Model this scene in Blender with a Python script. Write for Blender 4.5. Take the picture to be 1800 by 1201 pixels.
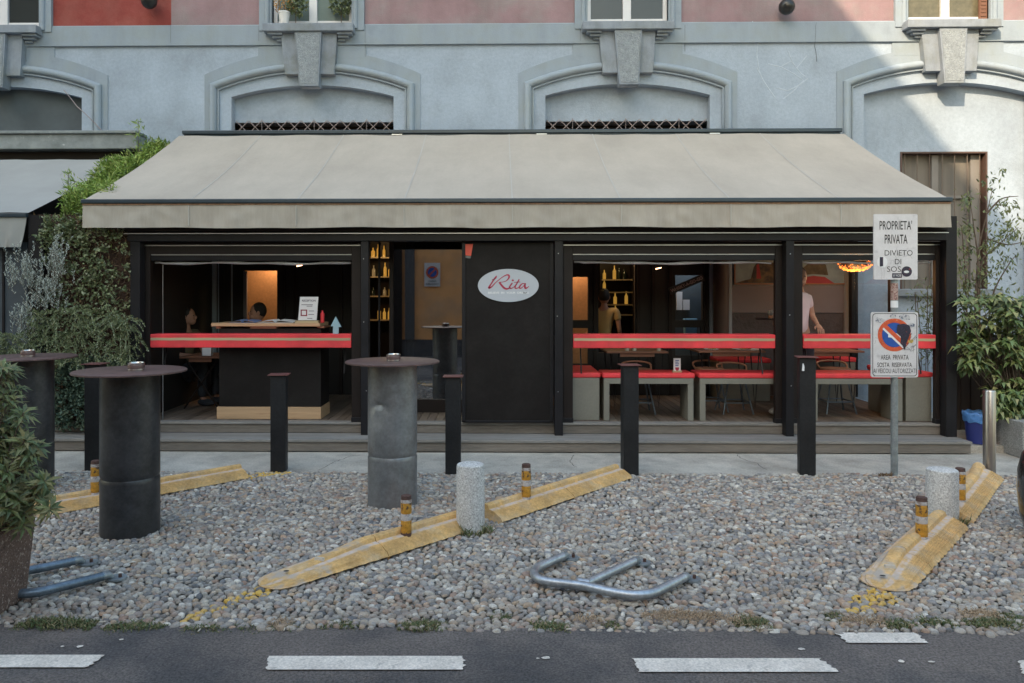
import bpy, bmesh, math, random
from mathutils import Vector, Matrix
random.seed(7)
R = math.radians
for o in list(bpy.data.objects): bpy.data.objects.remove(o, do_unlink=True)
S = bpy.context.scene
COL = S.collection

# ------------------------------------------------------------------ camera
F, CX, CY, EYE, PSI = 1340.0, 852.6, 513.0, 1.637, R(1.0)
cam = bpy.data.cameras.new('camera'); camo = bpy.data.objects.new('camera', cam); COL.objects.link(camo)
camo.location = (0, 0, EYE); camo.rotation_euler = (R(90), 0, PSI)
cam.sensor_width = 36; cam.lens = F/1800*36
cam.shift_x = (900-CX)/1800; cam.shift_y = (CY-600.5)/1800
cam.clip_start = 0.05; cam.clip_end = 500
S.camera = camo
# ------------------------------------------------------------------ world, sun, exposure
SUN = Vector((0.6, 1.0, -0.75)).normalized()
w = bpy.data.worlds.new('World'); S.world = w; w.use_nodes = True
nt = w.node_tree; bg = nt.nodes['Background']
sky = nt.nodes.new('ShaderNodeTexSky'); sky.sky_type = 'NISHITA'; sky.sun_disc = False
sky.sun_elevation = math.asin(-SUN.z)
sky.sun_rotation = math.atan2(-SUN.x, -SUN.y)
sky.dust_density = 3.0; sky.ozone_density = 3.4; sky.air_density = 2.3
nt.links.new(sky.outputs[0], bg.inputs[0]); bg.inputs[1].default_value = 0.15
sl = bpy.data.lights.new('sun', 'SUN'); sl.energy = 2.6; sl.angle = R(0.25); sl.color = (1.0, 0.77, 0.52)
slo = bpy.data.objects.new('sun', sl); COL.objects.link(slo)
slo.rotation_euler = SUN.to_track_quat('-Z', 'Y').to_euler()
S.view_settings.view_transform = 'Standard'; S.view_settings.look = 'None'
S.view_settings.exposure = 1.34; S.view_settings.gamma = 1
S.render.resolution_x = 1024; S.render.resolution_y = 683

# ------------------------------------------------------------------ measuring helpers
c_, s_ = math.cos(PSI), math.sin(PSI)
def at(x, y, Y):
    t = (x-CX)/F
    X = Y*(t*c_-s_)/(c_+t*s_); D = Y*c_-X*s_
    return Vector((X, Y, EYE-(y-CY)*D/F))
def gd(x, y, z=0.0):
    D = F*(EYE-z)/(y-CY); Xc = (x-CX)/F*D
    return Vector((Xc*c_-D*s_, Xc*s_+D*c_, z))
def ax(x, Y): return at(x, 500, Y).x
def az(y, Y, x=900): return at(x, y, Y).z

# ------------------------------------------------------------------ materials
MATS = {}
def node(nt, t, **k):
    n = nt.nodes.new(t)
    for a, b in k.items(): setattr(n, a, b)
    return n
def mat(name, col, rough=0.6, metal=0.0, var=0.12, vscale=3.0, bump=0.0, bscale=40.0, col2=None, c2scale=1.2, c2lo=.45, c2hi=.62,
        island=None, stretch=None, spec=None, emit=None, estr=0, alpha=None, trans=0, coat=0, fine=0.0, fscale=120, streak=0.0, sscale=(7, 1, .35)):
    if name in MATS: return MATS[name]
    m = bpy.data.materials.new(name); m.use_nodes = True; nt = m.node_tree; L = nt.links
    p = nt.nodes['Principled BSDF']
    p.inputs['Roughness'].default_value = rough; p.inputs['Metallic'].default_value = metal
    if spec is not None: p.inputs['Specular IOR Level'].default_value = spec
    if coat: p.inputs['Coat Weight'].default_value = coat
    if trans: p.inputs['Transmission Weight'].default_value = trans
    if emit: p.inputs['Emission Color'].default_value = (*emit, 1); p.inputs['Emission Strength'].default_value = estr
    tc = node(nt, 'ShaderNodeTexCoord'); src = tc.outputs['Object']
    if stretch:
        mp = node(nt, 'ShaderNodeMapping'); mp.inputs['Scale'].default_value = stretch
        L.new(src, mp.inputs[0]); src = mp.outputs[0]
    def noise(sc, det=6, ro=.6):
        n = node(nt, 'ShaderNodeTexNoise'); n.inputs['Scale'].default_value = sc; n.inputs['Detail'].default_value = det
        n.inputs['Roughness'].default_value = ro; L.new(src, n.inputs['Vector']); return n.outputs[0]
    def mix(fac, a, b, mode='MIX'):
        n = node(nt, 'ShaderNodeMix', data_type='RGBA', blend_type=mode)
        if isinstance(fac, float): n.inputs[0].default_value = fac
        else: L.new(fac, n.inputs[0])
        for v, i in ((a, 6), (b, 7)):
            if isinstance(v, tuple): n.inputs[i].default_value = (*v[:3], 1)
            else: L.new(v, n.inputs[i])
        return n.outputs[2]
    def ramp(fac, stops):
        r = node(nt, 'ShaderNodeValToRGB'); e = r.color_ramp.elements
        while len(e) < len(stops): e.new(.5)
        for k, (pos, c) in enumerate(stops):
            e[k].position = pos; e[k].color = (*c, 1)
        L.new(fac, r.inputs[0]); return r.outputs[0]
    cur = tuple(col)
    if island:
        g = node(nt, 'ShaderNodeNewGeometry')
        st = [(i/max(1, len(island)-1), c) for i, c in enumerate(island)]
        cur = ramp(g.outputs['Random Per Island'], st)
    if col2:
        f = ramp(noise(c2scale, 8, .65), [(c2lo, (0, 0, 0)), (c2hi, (1, 1, 1))])
        cur = mix(f, cur, tuple(col2))
    if var:
        f = ramp(noise(vscale, 7, .62), [(.3, (1-var,)*3), (.7, (1+var*0.6,)*3)])
        cur = mix(1.0, cur, f, 'MULTIPLY')
    if fine:
        f = ramp(noise(fscale, 3, .7), [(.35, (1-fine,)*3), (.65, (1+fine,)*3)])
        cur = mix(1.0, cur, f, 'MULTIPLY')
    if streak:
        mp2 = node(nt, 'ShaderNodeMapping'); mp2.inputs['Scale'].default_value = sscale; L.new(tc.outputs['Object'], mp2.inputs[0])
        n2 = node(nt, 'ShaderNodeTexNoise'); n2.inputs['Scale'].default_value = 1.0; n2.inputs['Detail'].default_value = 7; n2.inputs['Roughness'].default_value = .7
        L.new(mp2.outputs[0], n2.inputs['Vector'])
        cur = mix(1.0, cur, ramp(n2.outputs[0], [(.34, (1-streak,)*3), (.56, (1, 1, 1))]), 'MULTIPLY')
    if isinstance(cur, tuple): p.inputs['Base Color'].default_value = (*cur, 1)
    else: L.new(cur, p.inputs['Base Color'])
    if bump:
        b = node(nt, 'ShaderNodeBump'); b.inputs['Strength'].default_value = min(1, bump); b.inputs['Distance'].default_value = .01*max(1, bump)
        L.new(noise(bscale, 5, .6), b.inputs['Height']); L.new(b.outputs[0], p.inputs['Normal'])
    MATS[name] = m
    return m
def attr_mix(m, attr, col, noise_scale=30, amt=1.0, lo=.3, hi=.5):
    """blend a paint colour over a material where a vertex attribute is 1, broken up by wear"""
    nt = m.node_tree; L = nt.links; p = nt.nodes['Principled BSDF']
    a = node(nt, 'ShaderNodeAttribute', attribute_name=attr)
    n = node(nt, 'ShaderNodeTexNoise'); n.inputs['Scale'].default_value = noise_scale; n.inputs['Detail'].default_value = 6
    tc = node(nt, 'ShaderNodeTexCoord'); L.new(tc.outputs['Object'], n.inputs['Vector'])
    r = node(nt, 'ShaderNodeMapRange'); r.inputs[1].default_value = lo; r.inputs[2].default_value = hi; L.new(n.outputs[0], r.inputs[0])
    mu = node(nt, 'ShaderNodeMath', operation='MULTIPLY'); L.new(a.outputs['Fac'], mu.inputs[0]); L.new(r.outputs[0], mu.inputs[1])
    mx = node(nt, 'ShaderNodeMix', data_type='RGBA'); L.new(mu.outputs[0], mx.inputs[0])
    old = p.inputs['Base Color'].links
    if old: L.new(old[0].from_socket, mx.inputs[6])
    else: mx.inputs[6].default_value = p.inputs['Base Color'].default_value
    mx.inputs[7].default_value = (*col, 1); L.new(mx.outputs[2], p.inputs['Base Color'])
    return m

M = {}
M['plaster'] = mat('plaster', (.345, .42, .515), .9, var=.16, vscale=1.1, bump=.35, bscale=55, col2=(.29, .35, .42), c2scale=1.6, c2lo=.5, c2hi=.72, fine=.06, fscale=25, streak=.07, sscale=(2.2, 1, .5))
M['stone'] = mat('stone_trim', (.265, .31, .37), .9, var=.18, vscale=4, bump=.35, bscale=90, col2=(.22, .25, .265), c2scale=2.2, fine=.06, streak=.18, sscale=(5, 1, .8))
M['trim'] = mat('moulding_plaster', (.30, .365, .435), .9, var=.18, vscale=3, bump=.2, bscale=60, col2=(.26, .31, .345), c2scale=3, streak=.10, sscale=(3, 1, .6))
M['rough'] = mat('rough_stone', (.28, .32, .355), .95, var=.2, vscale=20, bump=1.8, bscale=60, fine=.15, fscale=70)
M['pink'] = mat('pink_plaster', (.30, .205, .225), .92, var=.2, vscale=2.2, bump=.3, bscale=50, col2=(.29, .24, .25), c2scale=1.5, streak=.10, sscale=(3, 1, .5))
M['redp'] = mat('red_plaster', (.25, .05, .042), .9, var=.2, vscale=2.5, bump=.3, bscale=50, col2=(.30, .085, .07), c2scale=2)
M['orange'] = mat('orange_plaster', (.86, .43, .18), .9, var=.2, vscale=1.5, bump=.2, col2=(.70, .40, .22), c2scale=1)
M['opp'] = mat('ochre_plaster', (.42, .36, .28), .9, var=.2, vscale=.5)
M['asphalt'] = mat('asphalt', (.165, .142, .130), .92, var=.22, vscale=1.3, bump=1.2, bscale=110, fine=.42, fscale=85, col2=(.085, .080, .082), c2scale=1.1)
M['mark'] = mat('road_paint', (.68, .62, .55), .85, var=.2, vscale=7, bump=.5, bscale=110, col2=(.36, .33, .30), c2scale=22, c2lo=.54, c2hi=.72, fine=.2, fscale=80)
M['paving'] = mat('concrete_paving', (.47, .44, .385), .9, var=.25, vscale=2.0, bump=.4, bscale=60, col2=(.36, .34, .30), c2scale=3.5, fine=.18, fscale=60)
M['bed'] = mat('cobble_mortar', (.16, .145, .12), .95, var=.3, vscale=12, bump=.8, bscale=120)
M['pebble'] = mat('river_pebbles', (.3, .3, .3), .75, var=.3, vscale=24, bump=.2, bscale=120, island=[
    (.15, .145, .145), (.34, .31, .275), (.46, .42, .36), (.22, .22, .23), (.40, .27, .185), (.52, .47, .39), (.28, .27, .26), (.30, .20, .15), (.42, .375, .31),
    (.12, .125, .135), (.38, .355, .32), (.64, .60, .53), (.24, .235, .235), (.42, .31, .21), (.27, .235, .205), (.47, .43, .37), (.19, .185, .18), (.35, .31, .265)], fine=.16, fscale=100)
attr_mix(M['pebble'], 'paint', (.60, .38, .08), 28, lo=.38, hi=.5)
attr_mix(M['pebble'], 'dust', (.30, .24, .19), 2.5, lo=.3, hi=1.1)
M['black'] = mat('black_painted_metal', (.015, .015, .018), .42, spec=.25, var=.25, vscale=5, bump=.05, bscale=30, fine=.1)
M['blackb'] = mat('black_brown_metal', (.018, .013, .012), .5, spec=.25, var=.25, vscale=3)
M['panel'] = mat('black_door_panel', (.009, .007, .007), .6, spec=.25, var=.4, vscale=2, bump=.04, bscale=8, col2=(.013, .0115, .011), c2scale=3, fine=.15, fscale=30)
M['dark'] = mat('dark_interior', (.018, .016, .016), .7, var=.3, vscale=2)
M['alu'] = mat('aluminium_rail', (.55, .58, .62), .35, metal=.9, var=.15, vscale=8)
M['pvc'] = mat('clear_rolled_blind', (.45, .45, .46), .3, var=.3, vscale=18, bump=.8, bscale=30, stretch=(.4, 3, 3))
M['canvas'] = mat('awning_canvas', (.45, .41, .355), .9, var=.05, vscale=1.3, bump=.12, bscale=7, stretch=(1.0, .55, 1), col2=(.36, .325, .28), c2scale=1.1, c2lo=.4, c2hi=.75, fine=.025, fscale=40, streak=.06, sscale=(3, .5, .5))
M['canvas2'] = mat('valance_canvas', (.40, .37, .325), .92, var=.06, vscale=2, bump=.2, bscale=9, stretch=(1.6, 1, .3), col2=(.37, .335, .29), c2scale=1.5, c2lo=.4, c2hi=.8, fine=.03, fscale=60, streak=.12, sscale=(9, 1, .8))
M['canvas3'] = mat('white_awning_canvas', (.33, .34, .335), .9, var=.1, vscale=1.5, bump=.3, bscale=4)
M['deck'] = mat('weathered_deck_wood', (.25, .215, .18), .85, var=.35, vscale=7, bump=.5, bscale=30, stretch=(.15, 1, 1), col2=(.16, .14, .125), c2scale=5, fine=.15, fscale=60)
M['step'] = mat('grey_step_wood', (.18, .158, .135), .85, var=.3, vscale=9, bump=.6, bscale=40, stretch=(.12, 1, 1), col2=(.17, .15, .13), c2scale=6, c2lo=.5, c2hi=.7, fine=.12, fscale=60)
M['stept'] = mat('bleached_step_tread', (.235, .22, .20), .85, var=.25, vscale=9, bump=.5, bscale=40, stretch=(.12, 1, 1), col2=(.24, .235, .225), c2scale=5, fine=.12, fscale=60)
M['floor'] = mat('deck_boards', (.14, .105, .08), .75, var=.35, vscale=9, bump=.4, bscale=30, stretch=(1, .2, 1), island=[(.10, .075, .055), (.17, .13, .10), (.12, .09, .065), (.20, .16, .12)])
M['pine'] = mat('pine_wood', (.50, .33, .19), .6, var=.2, vscale=8, stretch=(.12, 1, 3), col2=(.36, .21, .11), c2scale=9, c2lo=.55, c2hi=.68)
M['wood'] = mat('table_wood', (.26, .12, .07), .5, var=.3, vscale=8, stretch=(.15, 1, 1))
M['ledgew'] = mat('ledge_wood', (.46, .36, .22), .6, var=.2, vscale=8, stretch=(.08, 1, 1), col2=(.42, .30, .16), c2scale=12, c2lo=.6, c2hi=.7)
M['red'] = mat('red_vinyl', (.80, .050, .062), .62, var=.22, vscale=4, bump=.3, bscale=9, col2=(.68, .055, .062), c2scale=3)
M['bench'] = mat('greige_laminate', (.20, .195, .165), .6, var=.12, vscale=3, fine=.06, fscale=60)
M['steel'] = mat('raw_steel_dark', (.075, .078, .085), .38, metal=.55, var=.5, vscale=3.2, bump=.12, bscale=18, col2=(.045, .047, .05), c2scale=2.4, fine=.12, fscale=40)
M['steel2'] = mat('galvanised_column', (.26, .28, .30), .42, metal=.55, var=.4, vscale=3, bump=.15, bscale=16, col2=(.19, .185, .19), c2scale=2.2, fine=.1, fscale=40)
M['top'] = mat('rusty_table_top', (.024, .019, .018), .5, spec=.1, metal=0.0, var=.4, vscale=5, bump=.08, bscale=12, col2=(.06, .042, .042), c2scale=5)
M['rim'] = mat('brown_table_rim', (.15, .10, .095), .45, metal=.4, var=.3, vscale=12)
M['chrome'] = mat('brushed_tin', (.65, .63, .60), .22, metal=1, var=.2, vscale=30)
M['inox'] = mat('brushed_stainless', (.42, .40, .39), .3, metal=.95, var=.12, vscale=6, stretch=(8, 8, .3))
M['galv'] = mat('galvanised_pole', (.30, .34, .36), .5, metal=.6, var=.3, vscale=14, fine=.12)
M['hoop'] = mat('zinc_tube', (.42, .46, .50), .4, metal=.75, var=.3, vscale=10, fine=.15, fscale=60)
M['hoopd'] = mat('dark_zinc_tube', (.17, .22, .27), .4, metal=.6, var=.3, vscale=10, fine=.15, fscale=60)
M['post'] = mat('anthracite_post', (.019, .020, .022), .5, spec=.25, var=.3, vscale=4, bump=.08, bscale=60, fine=.15, fscale=50)
M['cap'] = mat('rusty_cap', (.16, .065, .06), .6, metal=.3, var=.35, vscale=16)
M['granite'] = mat('white_granite', (.56, .56, .55), .85, var=.2, vscale=9, bump=.6, bscale=110, fine=.4, fscale=95, col2=(.36, .35, .34), c2scale=9, c2lo=.5, c2hi=.75)
M['kerb'] = mat('yellow_rubber', (.62, .385, .15), .75, var=.3, vscale=6, bump=.5, bscale=50, col2=(.58, .45, .29), c2scale=4, c2lo=.50, c2hi=.68, fine=.16, fscale=45)
attr_mix(M['kerb'], 'stripe', (.56, .47, .42), 25, lo=.30, hi=.60)
attr_mix(M['kerb'], 'worn', (.42, .36, .30), 7, lo=.50, hi=.62)
M['hole'] = mat('bolt_hole', (.02, .02, .02), .8, var=0)
M['rustcap'] = mat('rusted_iron', (.10, .055, .045), .75, var=.4, vscale=60, bump=.6, bscale=150, metal=.2)
M['yellow'] = mat('amber_reflector', (.50, .25, .03), .5, var=.4, vscale=40, col2=(.09, .055, .035), c2scale=26, c2lo=.54, c2hi=.60)
M['whiteband'] = mat('white_reflector', (.50, .48, .48), .4, var=.25, vscale=50, col2=(.25, .2, .18), c2scale=24, c2lo=.52, c2hi=.62)
M['terrazzo'] = mat('exposed_aggregate', (.17, .115, .095), .85, var=.2, vscale=9, bump=1.2, bscale=110, col2=(.40, .33, .29), c2scale=60, c2lo=.56, c2hi=.64, fine=.35, fscale=120)
M['concrete'] = mat('concrete_planter', (.30, .30, .29), .9, var=.2, vscale=7, bump=1, bscale=90, fine=.35, fscale=90)
M['signw'] = mat('sign_white_enamel', (.64, .63, .65), .45, var=.10, vscale=9, col2=(.50, .49, .51), c2scale=14, c2lo=.58, c2hi=.7, fine=.04)
M['signk'] = mat('sign_black', (.02, .02, .022), .5, var=.2, vscale=30)
M['signr'] = mat('sign_red', (.62, .10, .035), .5, var=.2, vscale=30, col2=(.55, .30, .2), c2scale=35, c2lo=.6, c2hi=.7)
M['signb'] = mat('sign_blue', (.02, .09, .38), .45, var=.15, vscale=30)
M['sticker1'] = mat('sticker_black', (.03, .025, .05), .5, var=.5, vscale=60, col2=(.35, .05, .05), c2scale=40, c2lo=.6, c2hi=.63)
M['sticker2'] = mat('sticker_scrap', (.55, .55, .57), .6, var=.3, vscale=90, col2=(.10, .12, .18), c2scale=45, c2lo=.52, c2hi=.56)
M['sticker3'] = mat('sticker_yellow', (.6, .45, .12), .6, var=.4, vscale=90)
M['sticker4'] = mat('sticker_pink', (.42, .30, .27), .6, var=.4, vscale=70, col2=(.25, .12, .10), c2scale=60, c2lo=.5, c2hi=.55)
M['oval'] = mat('oval_plate', (.46, .50, .56), .4, var=.04)
M['rita'] = mat('crimson_lettering', (.42, .03, .075), .5, var=.1)
M['white'] = mat('white_paint', (.74, .75, .77), .5, var=.06)
M['winw'] = mat('white_window_frame', (.66, .68, .71), .45, var=.08)
M['glassd'] = mat('dark_window_glass', (.03, .035, .038), .06, var=.2, vscale=1, spec=.6)
M['glassg'] = mat('green_window_glass', (.16, .21, .20), .08, var=.2, vscale=2, spec=.6)
M['glasso'] = mat('olive_window_glass', (.13, .12, .08), .3, var=.3, vscale=12, spec=.5)
M['curtain'] = mat('screened_window', (.17, .155, .135), .7, var=.12, vscale=2, stretch=(14, 1, .5), col2=(.13, .12, .11), c2scale=1)
M['wbrown'] = mat('brown_window_frame', (.085, .05, .04), .6, var=.2)
M['shutter'] = mat('brown_shutter', (.17, .08, .05), .6, var=.2)
M['iron'] = mat('wrought_iron', (.34, .29, .29), .6, metal=.3, var=.2)
M['greyp'] = mat('grey_panel', (.055, .070, .085), .7, var=.2, vscale=3, bump=.1)
M['ledge'] = mat('mossy_concrete_ledge', (.24, .27, .28), .9, var=.3, vscale=6, bump=.6, bscale=60, col2=(.42, .45, .46), c2scale=12, c2lo=.66, c2hi=.70)
M['navy'] = mat('awning_bar', (.035, .055, .075), .35, metal=.2, var=.2, vscale=6)
M['dgrey'] = mat('slate_panel', (.075, .095, .11), .8, var=.25, vscale=2)
M['lampb'] = mat('black_lamp', (.02, .021, .023), .3, var=.1)
M['binb'] = mat('blue_plastic_bin', (.02, .03, .16), .45, var=.1)
M['bagb'] = mat('blue_bin_bag', (.08, .22, .52), .3, var=.2, vscale=20, bump=1, bscale=30)
M['skin'] = mat('skin', (.42, .22, .15), .55, var=.08)
M['hair'] = mat('dark_hair', (.015, .012, .011), .6, var=.3, vscale=60, bump=.6, bscale=200)
M['shirtp'] = mat('pale_pink_shirt', (.66, .52, .54), .85, var=.08, bump=.4, bscale=12)
M['shirty'] = mat('yellow_shirt', (.50, .36, .16), .85, var=.1, bump=.4, bscale=12)
M['shirtd'] = mat('dark_shirt', (.03, .035, .06), .85, var=.1, bump=.4, bscale=12)
M['shirto'] = mat('olive_top', (.14, .11, .06), .85, var=.1)
M['denim'] = mat('dark_trousers', (.03, .035, .045), .85, var=.15)
M['shoe'] = mat('white_shoe', (.55, .53, .52), .7, var=.1)
M['amber'] = mat('glowing_amber_bottle', (.35, .17, .03), .15, var=.2, emit=(1, .55, .1), estr=.12)  # weak emission puts the warm shelf light into the bottle colour
M['green'] = mat('dark_glass_bottle', (.02, .03, .02), .12, var=.1)
M['clearb'] = mat('pale_glass', (.42, .40, .33), .15, var=.1)
M['blue'] = mat('sky_blue_board', (.30, .48, .56), .6, var=.1)
M['lblue'] = mat('light_blue_bag', (.22, .48, .72), .6, var=.1)
M['rough_wall'] = mat('roughcast_wall', (.10, .095, .10), .95, var=.2, vscale=8, bump=2, bscale=25)
M['wpanel'] = mat('pale_wall_panel', (.20, .19, .205), .7, var=.06)
M['brownc'] = mat('brown_column', (.075, .05, .042), .6, var=.15)
M['frame_o'] = mat('orange_picture_frame', (.30, .13, .06), .5, var=.1)
M['bulb'] = mat('glowing_bulb', (1, .5, .15), .5, var=0, emit=(1, .20, .03), estr=1.0)
M['bulbw'] = mat('glowing_tube', (1, .6, .35), .5, var=0, emit=(1, .55, .30), estr=3)
M['pottery'] = mat('white_pot', (.68, .69, .70), .4, var=.05)
M['potd'] = mat('dark_glazed_pot', (.022, .021, .022), .18, var=.2, vscale=6, stretch=(1, 1, .2), coat=.5)
M['leafA'] = mat('rhododendron_leaf', (.1, .1, .05), .5, var=.2, vscale=12, island=[(.045, .075, .028), (.095, .14, .05), (.17, .19, .065), (.07, .10, .04), (.21, .19, .075), (.05, .085, .035)])
M['leafB'] = mat('ivy_leaf', (.1, .1, .05), .6, var=.2, vscale=6, island=[(.06, .09, .035), (.15, .19, .08), (.24, .28, .14), (.09, .12, .05), (.30, .33, .22), (.17, .17, .07), (.20, .26, .16)])
M['leafD'] = mat('deep_ivy_leaf', (.1, .1, .05), .6, var=.2, vscale=6, island=[(0.035, 0.070, 0.049), (0.070, 0.112, 0.077), (0.126, 0.175, 0.112), (0.056, 0.098, 0.070)])
M['leafS'] = mat('silver_leaf', (.3, .35, .3), .7, var=.15, vscale=6, island=[(.36, .41, .37), (.56, .60, .55), (.46, .51, .48), (.28, .32, .28)])
M['leafG'] = mat('bamboo_leaf', (.1, .2, .05), .5, var=.2, vscale=4, island=[(0.115, 0.207, 0.034), (0.230, 0.356, 0.069), (0.345, 0.460, 0.115), (0.161, 0.265, 0.057), (0.414, 0.460, 0.149)])
M['leafR'] = mat('dry_brown_leaf', (.15, .08, .05), .8, var=.3, vscale=6, island=[(.14, .08, .045), (.24, .15, .09), (.08, .055, .04), (.30, .20, .11), (.12, .09, .05)])
M['leafV'] = mat('variegated_leaf', (.2, .2, .08), .45, var=.2, vscale=14, island=[(.06, .10, .03), (.12, .18, .05), (.24, .28, .09), (.08, .12, .045), (.34, .33, .14), (.05, .09, .03), (.15, .22, .08), (.10, .16, .06)])
M['leafT'] = mat('sparse_tree_leaf', (.1, .12, .06), .6, var=.2, vscale=6, island=[(0.065, 0.104, 0.052), (0.130, 0.169, 0.078), (0.195, 0.221, 0.091), (0.078, 0.117, 0.065)])
M['grass'] = mat('grass_blades', (.1, .12, .05), .7, var=.2, vscale=6, island=[(.05, .09, .03), (.09, .13, .045), (.14, .16, .06), (.30, .23, .13), (.06, .10, .03)])
M['straw'] = mat('dry_grass', (.4, .3, .2), .8, var=.2, island=[(.42, .30, .19), (.34, .25, .16), (.50, .38, .26)])
M['bark'] = mat('bark', (.12, .09, .07), .9, var=.3, vscale=20, bump=.6)
M['felt'] = mat('soil_felt', (.07, .04, .03), .95, var=.4, vscale=12, bump=1, bscale=40)
M['litter'] = mat('paper_litter', (.55, .5, .42), .8, var=.2, vscale=30)

# mirror-like door glass: mostly clear with a strong reflection
def glass_mix(name, fac, tint):
    m = bpy.data.materials.new(name); m.use_nodes = True; nt = m.node_tree; nt.nodes.remove(nt.nodes['Principled BSDF'])
    out = [n for n in nt.nodes if n.type == 'OUTPUT_MATERIAL'][0]
    tr = node(nt, 'ShaderNodeBsdfTransparent'); tr.inputs[0].default_value = (*tint, 1)
    gl = node(nt, 'ShaderNodeBsdfGlossy'); gl.inputs['Roughness'].default_value = .015; gl.inputs[0].default_value = (.9, .9, .9, 1)
    mx = node(nt, 'ShaderNodeMixShader'); mx.inputs[0].default_value = fac
    nt.links.new(tr.outputs[0], mx.inputs[1]); nt.links.new(gl.outputs[0], mx.inputs[2]); nt.links.new(mx.outputs[0], out.inputs[0])
    return m
M['doorglass'] = glass_mix('coated_door_glass', .33, (.4, .4, .4))
M['clear'] = glass_mix('clear_glass', .10, (.93, .95, .95))

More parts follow.
